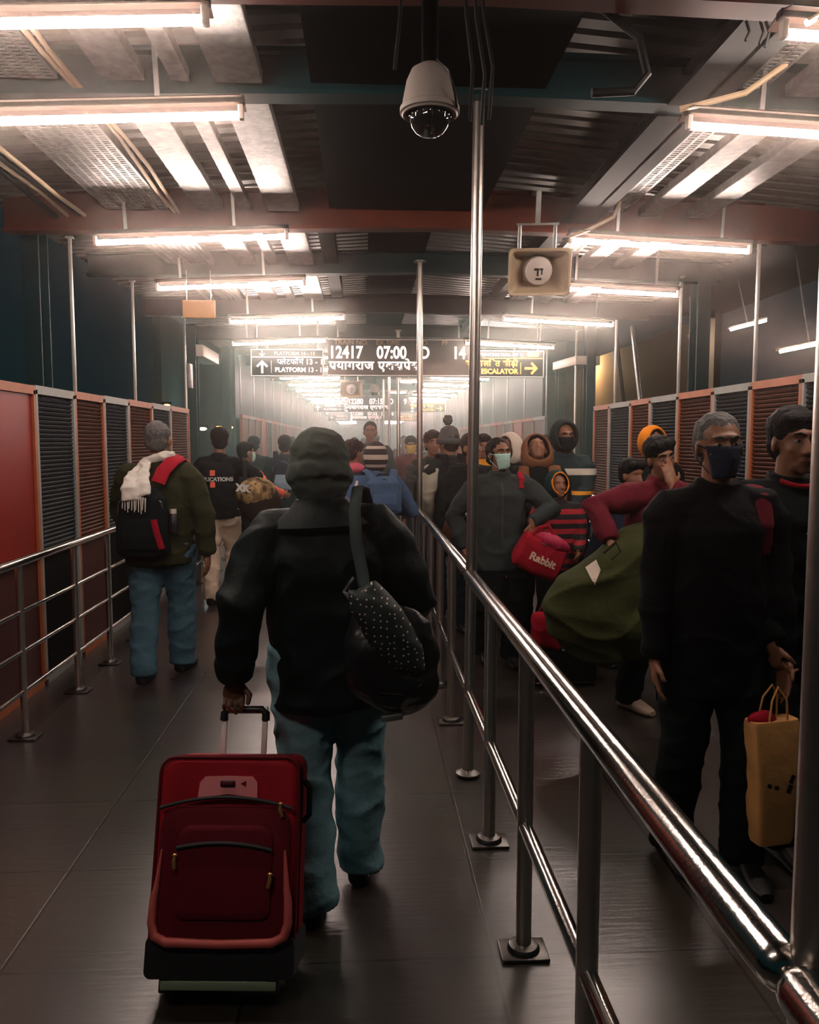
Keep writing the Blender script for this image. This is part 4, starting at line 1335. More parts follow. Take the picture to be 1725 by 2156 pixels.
def project_on(parent, vs, fs, targets, origin, right, upv, direction, m, name, lift=0.004):
    """lay flat lettering (x, z) onto a cloth surface: origin + x*right + z*up, cast along direction (all in the parent's space)"""
    trees = []
    for t in targets:
        trees.append(BVHTree.FromPolygons([v.co for v in t.data.vertices], [tuple(p.vertices) for p in t.data.polygons]))
    out = []
    o, rgt, u, d = V(origin), V(right), V(upv), V(direction).normalized()
    last = 0.3
    for p in vs:
        q = o + rgt * p.x + u * p.z - d * 0.5
        best = None
        for t in trees:
            hit = t.ray_cast(q, d, 1.2)
            if hit[0] is not None and (best is None or hit[3] < best):
                best = hit[3]
        last = best if best is not None else last
        out.append(q + d * (last - lift + (0.0 if p.y < 0 else 0.003)))
    return MB().add(out, fs).build(name, m, parent, smooth=False)
# ------------------------------------------------------------------ the people of the picture
def loc_of(loc, rotz, p):
    q = V(p) - V(loc)
    return Matrix.Rotation(-rotz, 3, 'Z') @ q
HANG = None
AWAY, FACE = 0.0, PI

# --- the man in the middle with the red suitcase
mloc = (-0.12, 2.75, 0)
CL['jacket_main'] = mat('black padded jacket', (0.0024, 0.0085, 0.0085), 0.6, spec=0.13, var=0.25, vscale=7, bump=0.3, bscale=30)  # teal of the shadows mixed into the jacket's black
man = person('person walking away in black jacket, knitted cap and blue jeans, pulling the red suitcase', mloc, 0, H=1.645, g=1.14,
             feet=((-0.06, -0.10, 0.0, -0.05), (0.10, 0.15, 0.0, 0.12)), side=-0.05, lean=0.03,
             hands=(V((-0.312, -0.112, 0.846)), V((0.25, 0.22, 0.95))), hand_dir=((0.0, 0.05, -1), (-0.2, 0.8, -0.4)), palm=((0.05, -1, 0), (-1, 0, 0)), curl=(1.75, 0.9),
             elbow=((-0.30, -1.0, 0.0), (0.6, -1.0, 0)), head=(0.0, 0.05, 0), folds=0.021, top='jacket_main', bottom='jeans', skin='skin_dark', hem=0.44, hair='none', bvox=0.0046, headgear=('monkeycap', 'beanie'), vox=0.009)
F = man
cb = MB()
nk = F.neck
cr_ = F.Rt
cb.oval([(nk + cr_ @ V((0, 0.004, 0.062)), cr_ @ V((0.088, 0, 0)), cr_ @ V((0, 0.086, 0))), (nk + cr_ @ V((0, -0.002, 0.03)), cr_ @ V((0.112, 0, 0)), cr_ @ V((0, 0.104, 0))), (nk + cr_ @ V((0, -0.006, 0.0)), cr_ @ V((0.150, 0, -0.004)), cr_ @ V((0, 0.122, 0))),
         (nk + cr_ @ V((0, -0.010, -0.028)), cr_ @ V((0.182, 0, 0.0)), cr_ @ V((0, 0.136, 0))), (nk + cr_ @ V((0, -0.010, -0.040)), cr_ @ V((0.178, 0, 0.0)), cr_ @ V((0, 0.128, 0)))], 36, 2.1)
cb.build('jacket_collar', CL['jacket_main'], F.root)
cf = MB()
d_ = (F.wr[0] - F.el[0]).normalized()
cf.tube([F.wr[0] - d_ * 0.075, F.wr[0] - d_ * 0.05, F.wr[0] - d_ * 0.01, F.wr[0] + d_ * 0.008], [0.060, 0.067, 0.060, 0.054], 18)
fused('cuff', cf, CL['jacket_main'], F.root, 0.007, 2, 0.006, 25)

# --- the man with the white scarf
sloc = (-1.39, 5.58, 0)
scarf = person('person walking away by the left panels, grey hair, white scarf, olive jacket, blue grey jeans', sloc, 0, H=1.74, g=1.16, feet=((-0.10, -0.14, 0, 0), (0.10, 0.15, 0.0, 0.2)),
               hands=((-0.12, 0.30, 1.10), (0.315, -0.02, 0.86)), hand_dir=(None, (0.05, 0.1, -1)), curl=(0.8, 0.5), elbow=((-1, -0.6, -0.3), (1, -0.5, 0.2)), head=(-0.15, 0.0, 0), top='olive', bottom='bluejeans', hem=0.455, hair='short', hair_mat='hair_grey', vox=0.011)
F = scarf
sc = MB()
n0 = F.neck + V((0, 0, 0.05))
sc.tube([n0 + V((0.092 * math.cos(a), 0.088 * math.sin(a), 0.022 * math.cos(a * 1.0) - 0.012 * math.sin(a))) for a in np.linspace(0, 2 * PI, 26, endpoint=False)], 0.026, 10, closed=True, sy=1.25)
sc.tube([n0 + V((-0.06, -0.07, 0.0)), n0 + V((-0.10, -0.115, -0.06)), n0 + V((-0.115, -0.24, -0.12)), n0 + V((-0.10, -0.335, -0.18)), n0 + V((-0.095, -0.345, -0.25))], [0.030, 0.045, 0.056, 0.060, 0.060], 14, sy=0.35)
sc.tube([n0 + V((-0.05, -0.08, 0.0)), n0 + V((-0.055, -0.17, -0.07)), n0 + V((-0.03, -0.30, -0.15)), n0 + V((-0.01, -0.335, -0.22))], [0.028, 0.038, 0.045, 0.045], 14, sy=0.35)
so = fused('scarf', sc, CL['scarf'], F.root, 0.008, 2, 0.010, 26)
fr = MB()
for q in range(11):
    x = -0.145 + q * 0.014
    fr.caps(n0 + V((x, -0.342, -0.22 - 0.004 * (q > 5) * (q - 5))), n0 + V((x - 0.004 + 0.003 * (q % 3), -0.352, -0.30 - 0.012 * (q % 3) - 0.012 * (q > 5))), 0.005, 0.003, 6)
fr.build('scarf_fringe', CL['scarf'], so)

# --- the one with lettering on the back
aloc = (-1.43, 8.15, 0)
app = person('person walking away in black jacket with red cross print and beige trousers', aloc, 0, H=1.73, g=1.0, feet=((-0.09, -0.10, 0, 0), (0.10, 0.12, 0, 0.1)), hands=((-0.2, 0.25, 1.0), (0.34, 0.06, 1.18)),
             elbow=((-1, -0.6, -0.3), (1, -0.9, -0.4)), hand_dir=(None, (0.3, 0.6, -0.5)), head=(0.25, 0, 0), top='black', bottom='beige', hem=0.50, hair='full', vox=0.012)
F = app
vs, fs = text_mesh('PLICATIONS', 0.052, 0.002, 0.001, 'CENTER')
project_on(F.root, vs, fs, [F.top], (0.0, 0, 1.235), (1, 0, 0), (0, 0, 1), (0, 1, 0), M['sign_line'], 'jacket_lettering')
cr = MB()
for zc in (0.06, -0.055):
    for a in range(4):
        for b in range(5):
            x0, z0 = -0.075 + a * 0.0125, zc - 0.0275 + b * 0.011
            cr.add([(x0, -0.001, z0), (x0 + 0.0125, -0.001, z0), (x0 + 0.0125, -0.001, z0 + 0.011), (x0, -0.001, z0 + 0.011)], [(0, 1, 2, 3)])
project_on(F.root, [V(p) for p in cr.v], cr.f, [F.top], (0.0, 0, 1.255), (1, 0, 0), (0, 0, 1), (0, 1, 0), CL['coral'], 'red_cross_print')

# --- left lane, farther
F = person('person turned right with coral sleeve and pale mask by the second left railing', (-1.36, 9.45, 0), -0.9, H=1.58, g=1.0, hands=((0.0, 0.35, 1.0), (0.30, 0.30, 1.02)), head=(-0.1, -0.1, 0), top='char', sleeve_mat='coral', bottom='darkjeans', hair='full', mask='mint', vox=0.015, hood_down=True)
F = person('person walking away with a blue grey pack, behind the left side of the knitted cap', (-0.98, 10.2, 0), 0, H=1.66, g=1.1, top='teal', bottom='darkjeans', hair='full', vox=0.016)
F = person('person with curly dark hair and pink hood, just right of the knitted cap', (-0.10, 7.9, 0), -0.35, H=1.60, g=1.05, top='teal', bottom='darkjeans', hair='curly', vox=0.013, face=True, head=(-0.5, 0, 0))
hd = MB().ell(F.neck + V((0.0, -0.03, 0.02)), (0.13, 0.10, 0.055))
fused('pink_hood', hd, CL['pink'], F.root, 0.012, 2, 0.012, 16)
sm = banded('striped knit', [(0, (0.02, 0.02, 0.022)), (1.412, (0.55, 0.45, 0.36)), (1.437, (0.02, 0.018, 0.02)), (1.475, (0.55, 0.45, 0.36)), (1.508, (0.025, 0.02, 0.022)), (1.555, (0.55, 0.45, 0.36)), (1.582, (0.03, 0.022, 0.024))])
F = person('short person in black and white striped hood and denim jacket', (0.10, 6.55, 0), 0.1, H=1.585, g=0.92, feet=((-0.07, -0.1, 0, 0), (0.08, 0.1, 0, 0)), hands=((-0.17, 0.15, 1.0), (0.2, 0.22, 1.05)), top='denim', bottom='grey', hair='none', vox=0.012)
F.shell((0, -0.012, 0.010), (0.098, 0.112, 0.130), 0.75, sm, 'striped_hood', 0.016)
st = MB()
st.tube([(-0.155, -0.03, 1.30), (-0.185, -0.07, 1.18), (-0.175, -0.085, 1.04), (-0.15, -0.075, 0.94)], [0.02, 0.028, 0.026, 0.022], 10, sy=2.2)
fused('white_sleeve_stripe', st, CL['white'], F.root, 0.012, 1, 0.004, 20)
F = person('tall person in brown, head above the crowd left of the poles', (0.09, 10.6, 0), FACE, H=1.85, g=1.05, top='brownjacket' if False else 'char', bottom='darkjeans', hair='short', vox=0.016, face=True)
F = person('person in dark red top with yellow mask beside the third pole', (0.66, 11.3, 0), FACE, H=1.66, g=1.05, top='rust', bottom='darkjeans', hair='full', mask='maskyellow', vox=0.016)

# --- right lane, left of the middle pole
F = person('person facing the camera in dark green vest, dark curly hair, near second tall pole', (0.71, 8.25, 0), FACE, H=1.69, g=1.08, head=(0.1, -0.1, 0), top='dkgreen', sleeve_mat='grey', bottom='jeans', hair='curly', vox=0.013, face=True)
hat = person('person in tall bobble hat with off-white sleeves, back to the camera', (0.79, 7.45, 0), 0.35, H=1.70, g=1.0, hands=((-0.215, 0.0, 0.86), (0.25, 0.2, 1.0)), elbow=((-0.5, -0.7, 0), (1, -0.6, 0)), head=(0.3, 0, 0), top='char', sleeve_mat='cream', bottom='darkjeans', hair='short',
             headgear=('pompom', 'grey'), vox=0.012)
tel = person('person in dark v-neck looking down at a phone, left of the middle pole', (0.93, 6.85, 0), FACE + 0.25, H=1.66, g=1.05, hands=((0.2, 0.2, 1.0), (0.12, 0.34, 1.02)), hand_dir=(None, (0.1, 0.7, 0.1)), palm=((1, 0, 0), (-0.2, 0, 1)), curl=(0.8, 0.55),
             elbow=((-1, -0.5, -0.5), (1, -0.5, -0.5)), head=(0.15, -0.25, 0), top='black', bottom='darkjeans', hair='full', face=True, vox=0.012, collar=False)
F = person('person in yellow jacket half hidden by the middle pole', (1.25, 8.4, 0), FACE, H=1.66, g=1.0, top='yellow', bottom='darkjeans', hair='full', vox=0.014)

# --- the woman with the pale green mask
wl = (0.98, 5.78, 0)
W = lambda p: loc_of(wl, FACE - 0.0, p)
wom = person('person in pale green face mask and charcoal zip jacket, holding the dark red bag', wl, FACE, H=1.625, g=1.06, feet=((-0.09, 0.05, 0, 0), (0.09, -0.08, 0, 0)),
             hands=(W((1.165, 5.52, 1.065)), W((0.73, 5.80, 0.86))), hand_dir=((-0.12, 0.15, -1), (0, 0.1, -1)), palm=((0.25, -0.9, 0.1), (-1, 0.2, 0)), curl=(0.75, 0.9), elbow=((-0.9, -0.5, 0.1), (1, -0.5, -0.3)),
             head=(0.32, -0.08, 0.05), top='coatgrey', bottom='black', hem=0.43, hair='bun', mask='mint', face=True, vox=0.009, bvox=0.0055)
F = wom
rs = MB()
rs.box((0, 0, 0), (0.05, 0.07, 0.05), bev=0.015)
ro = MB()
ro.tube([F.sh[0] + V((0.03, 0.085, -0.02)), F.sh[0] + V((0.03, 0.07, 0.055)), F.sh[0] + V((0.03, 0.0, 0.092)), F.sh[0] + V((0.03, -0.07, 0.06))], 0.016, 8, sx=1.6, sy=0.4)
fused('red_shoulder_patch', ro, CL['red'], F.root, 0.006, 1)
zp = MB()
zs = [(0.0, z) for z in np.linspace(0, 0.40, 30)]
vsz, fsz = [], []
for q, (x, z) in enumerate(zs):
    vsz += [V((-0.005, -0.001, z)), V((0.005, -0.001, z))]
    if q:
        fsz.append((2 * q - 2, 2 * q - 1, 2 * q + 1, 2 * q))
project_on(F.root, vsz, fsz, [F.top], (0, 0, 0.93), (1, 0, 0), (0, 0, 1), (0, -1, 0), CL['grey'], 'zip')
for q, (x, z) in enumerate(((-0.03, 0.665), (0.045, 0.58), (-0.02, 0.52), (-0.04, 0.47))):
    bt = MB().lathe([(0, 0), (0.011, 0.0), (0.011, 0.005), (0, 0.007)], (x, 0.135, z), axis=(0, 1, 0), seg=12).build('button', M['steel'], F.root)
# long skirt of her dark coat
sk = MB().oval([(V((0, 0.0, 0.40)), V((0.20, 0, 0)), V((0, 0.16, 0))), (V((0, 0, 0.6)), V((0.19, 0, 0)), V((0, 0.145, 0))), (V((0, 0, 0.80)), V((0.175, 0, 0)), V((0, 0.13, 0)))], 24)
fused('coat_skirt', sk, CL['black'], F.root, 0.011, 2, 0.012, 10, (1, 1, 0.5))

# --- behind her
F = person('person with brown shawl over bowed head, right of the masked woman', (1.40, 6.45, 0), FACE, H=1.66, g=1.05, hands=((-0.1, 0.3, 1.1), (0.1, 0.3, 1.1)), head=(0, -0.62, 0), top='black', bottom='darkjeans', hair='short', headgear=('shawl', 'brown'), vox=0.012)
ds = MB()
ds.tube([F.neck + V((-0.12, 0.06, 0.03)), F.neck + V((-0.14, 0.16, -0.12)), F.neck + V((-0.15, 0.20, -0.3)), F.neck + V((-0.15, 0.20, -0.42))], [0.05, 0.06, 0.06, 0.05], 12, sy=0.5)
ds.tube([F.neck + V((0.12, 0.06, 0.03)), F.neck + V((0.14, 0.14, -0.1)), F.neck + V((0.12, 0.19, -0.22))], [0.05, 0.05, 0.04], 12, sy=0.5)
fused('shawl_ends', ds, CL['brown'], F.root, 0.011, 2, 0.012, 18)
F = person('person in white head cover looking aside, behind the brown shawl', (1.40, 7.65, 0), FACE - 0.9, H=1.66, g=1.0, top='black', bottom='darkjeans', hair='short', headgear=('shawl', 'white'), vox=0.014)
stripes = banded('striped jacket cloth', [(0, (0.010, 0.022, 0.028)), (1.005, (0.10, 0.17, 0.19)), (1.018, (0.010, 0.022, 0.03)), (1.085, (0.10, 0.17, 0.19)), (1.10, (0.010, 0.022, 0.03)), (1.168, (0.75, 0.30, 0.025)), (1.20, (0.010, 0.024, 0.03)), (1.33, (0.55, 0.50, 0.42)), (1.39, (0.010, 0.028, 0.032))])
F = person('person in navy jacket with white and yellow chest bands, dark hood and black mask', (1.74, 6.95, 0), FACE, H=1.755, g=1.14, hands=((0.02, 0.30, 1.02), (0.1, 0.28, 1.0)), elbow=((-1, -0.2, -0.4), (1, -0.2, -0.4)), head=(0.1, -0.05, 0), top=stripes, bottom='black', hair='none', headgear=('hood', 'char'), mask='maskblack', face=True, vox=0.011)
redstripe = banded('red and black striped knit', [(0, (0.012, 0.010, 0.012))] + [x for z in np.arange(0.62, 1.1, 0.075) for x in ((z, (0.42, 0.018, 0.03)), (z + 0.034, (0.012, 0.010, 0.012)))])
F = person('child in red and black striped jumper with orange-edged teal hood', (1.49, 6.12, 0), FACE, H=1.36, g=1.05, hands=((-0.1, 0.25, 0.8), (0.12, 0.22, 0.8)), head=(0.2, -0.2, 0), top=redstripe, bottom='black', hair='none', headgear=('hood', 'teal'), vox=0.011)
rm = MB()
rm.tube([F.P(0.083 * math.cos(a), 0.066, 0.018 + 0.103 * math.sin(a)) for a in np.linspace(0, 2 * PI, 28, endpoint=False)], 0.008, 8, closed=True)
fused('hood_rim', rm, CL['orange'], F.root, 0.007, 1, 0.004, 30)
F = person('stooping person in navy jacket with pale patch, in front of the narrow right panels', (1.80, 5.75, 0), FACE + 0.5, H=1.50, g=1.05, lean=0.35, hands=((-0.1, 0.4, 0.8), (0.15, 0.4, 0.8)), head=(0, -0.3, 0), top='navy', bottom='black', hair='full', vox=0.013)
pt = MB().ell(F.sh[1] + V((0.06, 0.02, -0.06)), (0.035, 0.05, 0.06))
fused('pale_sleeve_patch', pt, CL['white'], F.root, 0.010, 1)
F = person('person in orange hood behind the woman covering her face', (2.46, 6.75, 0), FACE + 0.15, H=1.70, g=1.05, head=(0.1, -0.15, 0), top='black', bottom='black', hair='short', headgear=('hood', 'orange'), face=True, vox=0.012)

# --- the leaning one who covers the face
cl = (1.72, 4.72, 0)
Cw = lambda p: loc_of(cl, FACE + 0.5, p)
cov = person('person in maroon top leaning with one hand over the face, behind the green bag', cl, FACE + 0.5, H=1.63, g=1.12, lean=0.12, feet=((-0.09, 0.1, 0, 0), (0.10, -0.05, 0, 0)),
             hands=(Cw((1.745, 4.47, 1.36)), Cw((1.36, 4.38, 1.08))), hand_dir=(Cw((1.72, 4.50, 1.50)) - Cw((1.74, 4.46, 1.36)), (0, 0.5, -0.7)), palm=(Cw((1.7, 4.8, 1.4)) - Cw((1.72, 4.45, 1.4)), (0, 0, -1)), curl=(0.35, 0.8), elbow=((-0.6, 0.4, -0.8), (0.8, -0.4, 0.0)),
             head=(-0.35, -0.05, 0.25), top='maroon', bottom='black', shoes='paleshoe', hem=0.46, hair='full', face=True, vox=0.010)

# --- the grey-haired man and his neighbour
gl = (1.31, 2.93, 0)
Gw = lambda p: loc_of(gl, FACE, p)
CL['coat_grey_man'] = cloth('blackish coat', (0.0035, 0.0045, 0.0055))
gm = person('person with greying hair and navy face mask in a dark coat, facing the camera', gl, FACE, H=1.705, g=1.04, feet=((-0.1, 0.1, 0, 0), (0.11, -0.05, 0, 0)), hands=((-0.225, 0.10, 0.82), (0.235, 0.06, 0.82)), elbow=((-0.5, -1, 0), (0.5, -1, 0)),
            head=(-0.06, -0.02, 0.03), top='coat_grey_man', bottom='black', hem=0.40, hair='short', hair_mat='hair_grey', mask='navy', face=True, vox=0.009)
F = gm
ms = MB()
ms.tube([F.sh[0] + V((0.055, 0.10, -0.16)), F.sh[0] + V((0.045, 0.105, -0.05)), F.sh[0] + V((0.035, 0.06, 0.055)), F.sh[0] + V((0.03, -0.02, 0.085))], 0.026, 10, sx=1.5, sy=0.35)
fused('maroon_strap', ms, CL['maroon'], F.root, 0.006, 1)
nl = (1.69, 3.12, 0)
Nw = lambda p: loc_of(nl, FACE + 0.15, p)
nb = person('person with dark hair and black buttoned coat at the right edge, carrying the paper bag', nl, FACE + 0.15, H=1.73, g=1.08, feet=((-0.1, 0.0, 0, 0), (0.10, 0.16, 0, 0)), hands=(HANG, Nw((1.50, 2.80, 0.845))), hand_dir=(None, (0.0, 0.1, -1)), palm=(None, (-1, 0.1, 0)), curl=(0.5, 1.3),
            elbow=((-1, -0.5, 0), (1.0, -0.5, 0)), head=(-0.1, 0.0, 0), top='black', bottom='black', hem=0.42, hair='full', face=True, vox=0.010)
F = nb
co = MB().tube([F.neck + V((0.075 * math.cos(a), 0.02 + 0.078 * math.sin(a), 0.04 - 0.03 * math.sin(a))) for a in np.linspace(0.3, PI - 0.3, 14)], 0.012, 8)
fused('red_collar', co, CL['red'], F.root, 0.006, 1)
for z in (1.27, 1.16, 1.05):
    MB().ell((0.03, 0.162, z), (0.010, 0.006, 0.010)).build('button', M['steel'], F.root)

# --- the far crowd
far = [(-0.55, 13.2, 0, 1.66, 'teal', 'full', None, 'person walking away in teal coat far down the left lane'), (-1.35, 15.5, 0, 1.70, 'black', 'short', None, 'person in black far down the left lane near the panels'),
       (-0.15, 14.2, 0, 1.68, 'grey', 'short', None, 'person in grey walking away far down the left lane'), (0.25, 17.0, 0, 1.72, 'char', 'full', None, 'person in charcoal close to the far middle railing'),
       (-0.8, 19.0, 0, 1.68, 'navy', 'short', None, 'person in navy far down the left lane'), (0.0, 22.0, 0, 1.7, 'black', 'short', None, 'small dark figure at the far end of the left lane'),
       (0.78, 13.0, FACE, 1.66, 'rust', 'full', ('shawl', 'white'), 'person with white head cover far down the right lane'), (1.05, 14.5, FACE, 1.68, 'grey', 'full', ('shawl', 'white'), 'second white head cover far down the right lane'),
       (1.35, 12.4, FACE, 1.70, 'char', 'full', None, 'person in charcoal far down the right lane'), (0.85, 17.0, FACE, 1.72, 'maroon', 'short', None, 'person in maroon far down the right lane'),
       (1.6, 16.0, FACE, 1.68, 'black', 'short', None, 'person in black far down the right lane'), (1.15, 9.6, FACE, 1.62, 'char', 'full', None, 'person in charcoal behind the yellow jacket'),
       (2.1, 9.2, FACE, 1.66, 'black', 'full', None, 'person in black by the right wall railing'), (-1.55, 11.6, 0, 1.66, 'black', 'full', None, 'dark figure in the left opening beside the second left railing')]
for (x, y, rz, h, tp, hr, hg, l) in far:
    person(l, (x, y, 0), rz, H=h, g=1.05, feet=((-0.09, rnd.uniform(-.15, .1), 0, 0), (0.09, rnd.uniform(-.05, .15), 0, 0)), head=(rnd.uniform(-.3, .3), -0.05, 0), top=tp, bottom='darkjeans', hair=hr, headgear=hg, vox=0.018)
# ------------------------------------------------------------------ luggage
M['case_red'] = mat('red suitcase fabric', (0.30, 0.003, 0.012), 0.75, spec=0.25, var=0.15, vscale=12, bump=0.25, bscale=220)
M['case_dark'] = mat('deep red pocket fabric', (0.115, 0.002, 0.009), 0.8, spec=0.25, var=0.15, vscale=12, bump=0.25, bscale=220)
M['case_piping'] = mat('coral piping', (0.52, 0.10, 0.085), 0.6)
M['case_plate'] = mat('coral rubber plate', (0.80, 0.25, 0.26), 0.55)
M['brass'] = mat('brass zip puller', (0.70, 0.38, 0.14), 0.3, 0.9)
def suitcase():
    tilt = math.radians(-18)
    r = root('suitcase', 'red fabric trolley suitcase with black base pulled by the person in the black jacket', 'suitcase', (-0.405, 2.395, 0.0), rot=(tilt, 0, -0.07))
    w, d, z0, z1 = 0.415, 0.215, 0.045, 0.64
    def rrect(x0, x1, za, zb, y, rad, n=6, dip=0.0):
        pts = []
        for cx, cz, a0 in ((x1 - rad, zb - rad, 0), (x0 + rad, zb - rad, PI / 2), (x0 + rad, za + rad, PI), (x1 - rad, za + rad, 1.5 * PI)):
            for k in range(n):
                a = a0 + PI / 2 * k / (n - 1)
                x, z = cx + rad * math.cos(a), cz + rad * math.sin(a)
                if dip and z > (za + zb) / 2:
                    z -= dip * (1 - (2 * (x - (x0 + x1) / 2) / (x1 - x0)) ** 2)
                pts.append((x, y, z))
        return pts
    b = MB()
    hw = w / 2
    b.rings([rrect(-hw + .012, hw - .012, z0 + .012, z1 - .012, -d, 0.05, dip=.012), rrect(-hw + .003, hw - .003, z0 + .003, z1 - .003, -d + .008, 0.05, dip=.012), rrect(-hw, hw, z0, z1, -d + .03, 0.05, dip=.012), rrect(-hw, hw, z0, z1, -.02, 0.045, dip=.012), rrect(-hw + .012, hw - .012, z0 + .012, z1 - .012, 0, 0.04, dip=.012)])
    b.build('shell', M['case_red'], r)
    # piping around the front edge and the middle zip line
    for y, m, rr_ in ((-d + .006, M['case_dark'], .005), (-d + .075, M['case_dark'], .004)):
        p = MB()
        p.tube(rrect(-hw - .001, hw + .001, z0, z1 + .001, y, 0.05, dip=.012), rr_, 8, closed=True)
        p.build('piping', m, r)
    # black base
    k = MB()
    k.rings([rrect(-hw - .006, hw + .006, z0 - .012, z0 + .10, -d - .012, 0.02), rrect(-hw - .008, hw + .008, z0 - .016, z0 + .10, -d + .03, 0.02), rrect(-hw - .008, hw + .008, z0 - .016, z0 + .085, .004, 0.02)])
    k.build('base', M['rubber'], r)
    MB().box((0, -d - .002, z0 - .028), (w * 0.80, .02, .026), bev=.005).build('foot_bar', mat('greenish metal bar', (0.26, 0.34, 0.21), 0.4, 0.3), r)
    for s in (-1, 1):
        MB().box((s * (hw - .055), -d + .01, z0 - .03), (.035, .04, .04), bev=.006).build('front_foot', M['rubber'], r)
        wh = MB().lathe([(0.012, -.014), (.030, -.014), (.033, -.007), (.033, .007), (.030, .014), (.012, .014)], (s * (hw - .03), -.012, .028), axis=(1, 0, 0), seg=20).build('wheel', M['rubber'], r)
        MB().box((s * (hw - .03), -.018, .058), (.05, .06, .035), bev=.008).build('wheel_housing', M['black_plastic'], r)
    # big front pocket
    yb = -d
    pk = MB()
    def pocket(x0, x1, za, zb, y, rad, bulge, arch=0.0, n=8):
        def ring(ins, yy):
            pts = []
            for (x, _, z) in rrect(x0 + ins, x1 - ins, za + ins, zb - ins, yy, rad, n):
                u = 2 * (x - (x0 + x1) / 2) / (x1 - x0)
                if z > (za + zb) / 2:
                    z += arch * (1 - u * u)
                pts.append((x, yy, z))
            return pts
        return [ring(0, y), ring(0, y - bulge * .6), ring(.006, y - bulge * .9), ring(.02, y - bulge)]
    pk.rings(pocket(-hw + .016, hw - .016, z0 + .085, z1 - .155, yb + .003, .045, .030, .035))
    pk.build('front_pocket', M['case_dark'], r)
    p2 = MB().rings(pocket(-hw + .075, hw - .065, z0 + .15, z1 - .20, yb - .026, .03, .014, .022))
    p2.build('small_pocket', M['case_dark'], r)
    fl = MB()
    xs = np.linspace(-hw + .075, hw - .065, 14)
    fl.tube([(x, yb - .043, z1 - .255 + .016 * (1 - (2 * (x + .005) / (w - .14)) ** 2)) for x in xs], .006, 8)
    fl.build('pocket_flap_edge', M['rubber'], r)
    tz = MB()
    xs = np.linspace(-hw + .012, hw - .012, 18)
    tz.tube([(x, yb - .022, z1 - .150 + .035 * (1 - (2 * x / w) ** 2)) for x in xs], .0055, 8)
    tz.build('zip', M['rubber'], r)
    # U-shaped coral trim
    u = MB()
    pts = [(-hw + .028, z1 - .26), (-hw + .020, z1 - .36), (-hw + .014, z0 + .20), (-hw + .012, z0 + .14), (-hw + .022, z0 + .105), (-hw + .055, z0 + .088), (0, z0 + .084), (hw - .055, z0 + .088), (hw - .022, z0 + .105), (hw - .012, z0 + .14), (hw - .014, z0 + .20), (hw - .020, z1 - .36), (hw - .028, z1 - .26)]
    u.tube([(x, yb - .027, z) for x, z in pts], [.003, .009, .012, .013, .014, .014, .013, .014, .014, .013, .012, .009, .003], 10)
    u.build('coral_trim', M['case_piping'], r)
    # plate at the top with badge
    pl_ = MB()
    pts = [(-.090, z1 - .118), (-.086, z1 - .075), (-.070, z1 - .058), (0, z1 - .056), (.072, z1 - .058), (.086, z1 - .075), (.088, z1 - .118), (0, z1 - .108)]
    n = len(pts)
    pl_.add([(x, yb - .004, z) for x, z in pts] + [(x, yb + .004, z) for x, z in pts], [tuple(range(n)), tuple(range(2 * n - 1, n - 1, -1))] + [(q, (q + 1) % n, n + (q + 1) % n, n + q) for q in range(n)])
    po = pl_.build('plate', M['case_plate'], r, smooth=False)
    bd = MB().box((-.002, yb - .007, z1 - .078), (.044, .006, .018), bev=.003)
    bd.build('badge', M['black_plastic'], po)
    bd = MB().box((-.002, yb - .0105, z1 - .078), (.034, .002, .009), bev=.0008)
    bd.build('badge_inlay', M['case_dark'], po)
    MB().add([(.036, yb - .0055, z1 - .078), (.052, yb - .0055, z1 - .070), (.052, yb - .0055, z1 - .086), (.036, yb - .003, z1 - .078), (.052, yb - .003, z1 - .070), (.052, yb - .003, z1 - .086)], [(0, 1, 2), (3, 5, 4), (0, 3, 4, 1), (1, 4, 5, 2), (2, 5, 3, 0)]).build('small_mark', M['case_dark'], po, smooth=False)
    for x, y, z, a in ((-hw + .072, yb - .048, z1 - .285, .1), (hw - .045, yb - .030, z1 - .145, .35), (hw - .066, yb - .046, z0 + .26, -.2)):
        q = MB()
        q.tube([(x, y, z + .012), (x - .004 * a, y - .004, z), (x + .02 * a, y - .006, z - .022)], [.004, .006, .0055], 8)
        q.ell((x, y, z + .013), (.008, .005, .006))
        q.build('zip_puller', M['brass'], r)
    for z in (z1 - .12, z0 + .26):
        MB().box((-hw - .005, -d + .075, z), (.012, .02, .05), bev=.004).build('side_puller', M['rubber'], r)
    MB().tube([(hw + .002, -d * .5, z1 - .20), (hw + .022, -d * .5, z1 - .18), (hw + .022, -d * .5, z1 - .10), (hw + .002, -d * .5, z1 - .08)], .009, 8).build('side_handle', M['rubber'], r)
    # telescopic handle
    h = None
    for s in (-1, 1):
        MB().box((s * .066, -.03, (z1 + .80) / 2 - .04), (.018, .010, .80 - z1 + .05), bev=.003).build('handle_rod', mat('satin aluminium', (0.78, 0.74, 0.70), 0.5, 0.25), r)
    g = MB()
    g.tube([(-.068, -.03, .740), (-.068, -.03, .762), (-.055, -.03, .775), (.055, -.03, .775), (.068, -.03, .762), (.068, -.03, .740)], .0135, 12)
    g.build('handle_grip', M['black_plastic'], r)
    return r
suitcase()

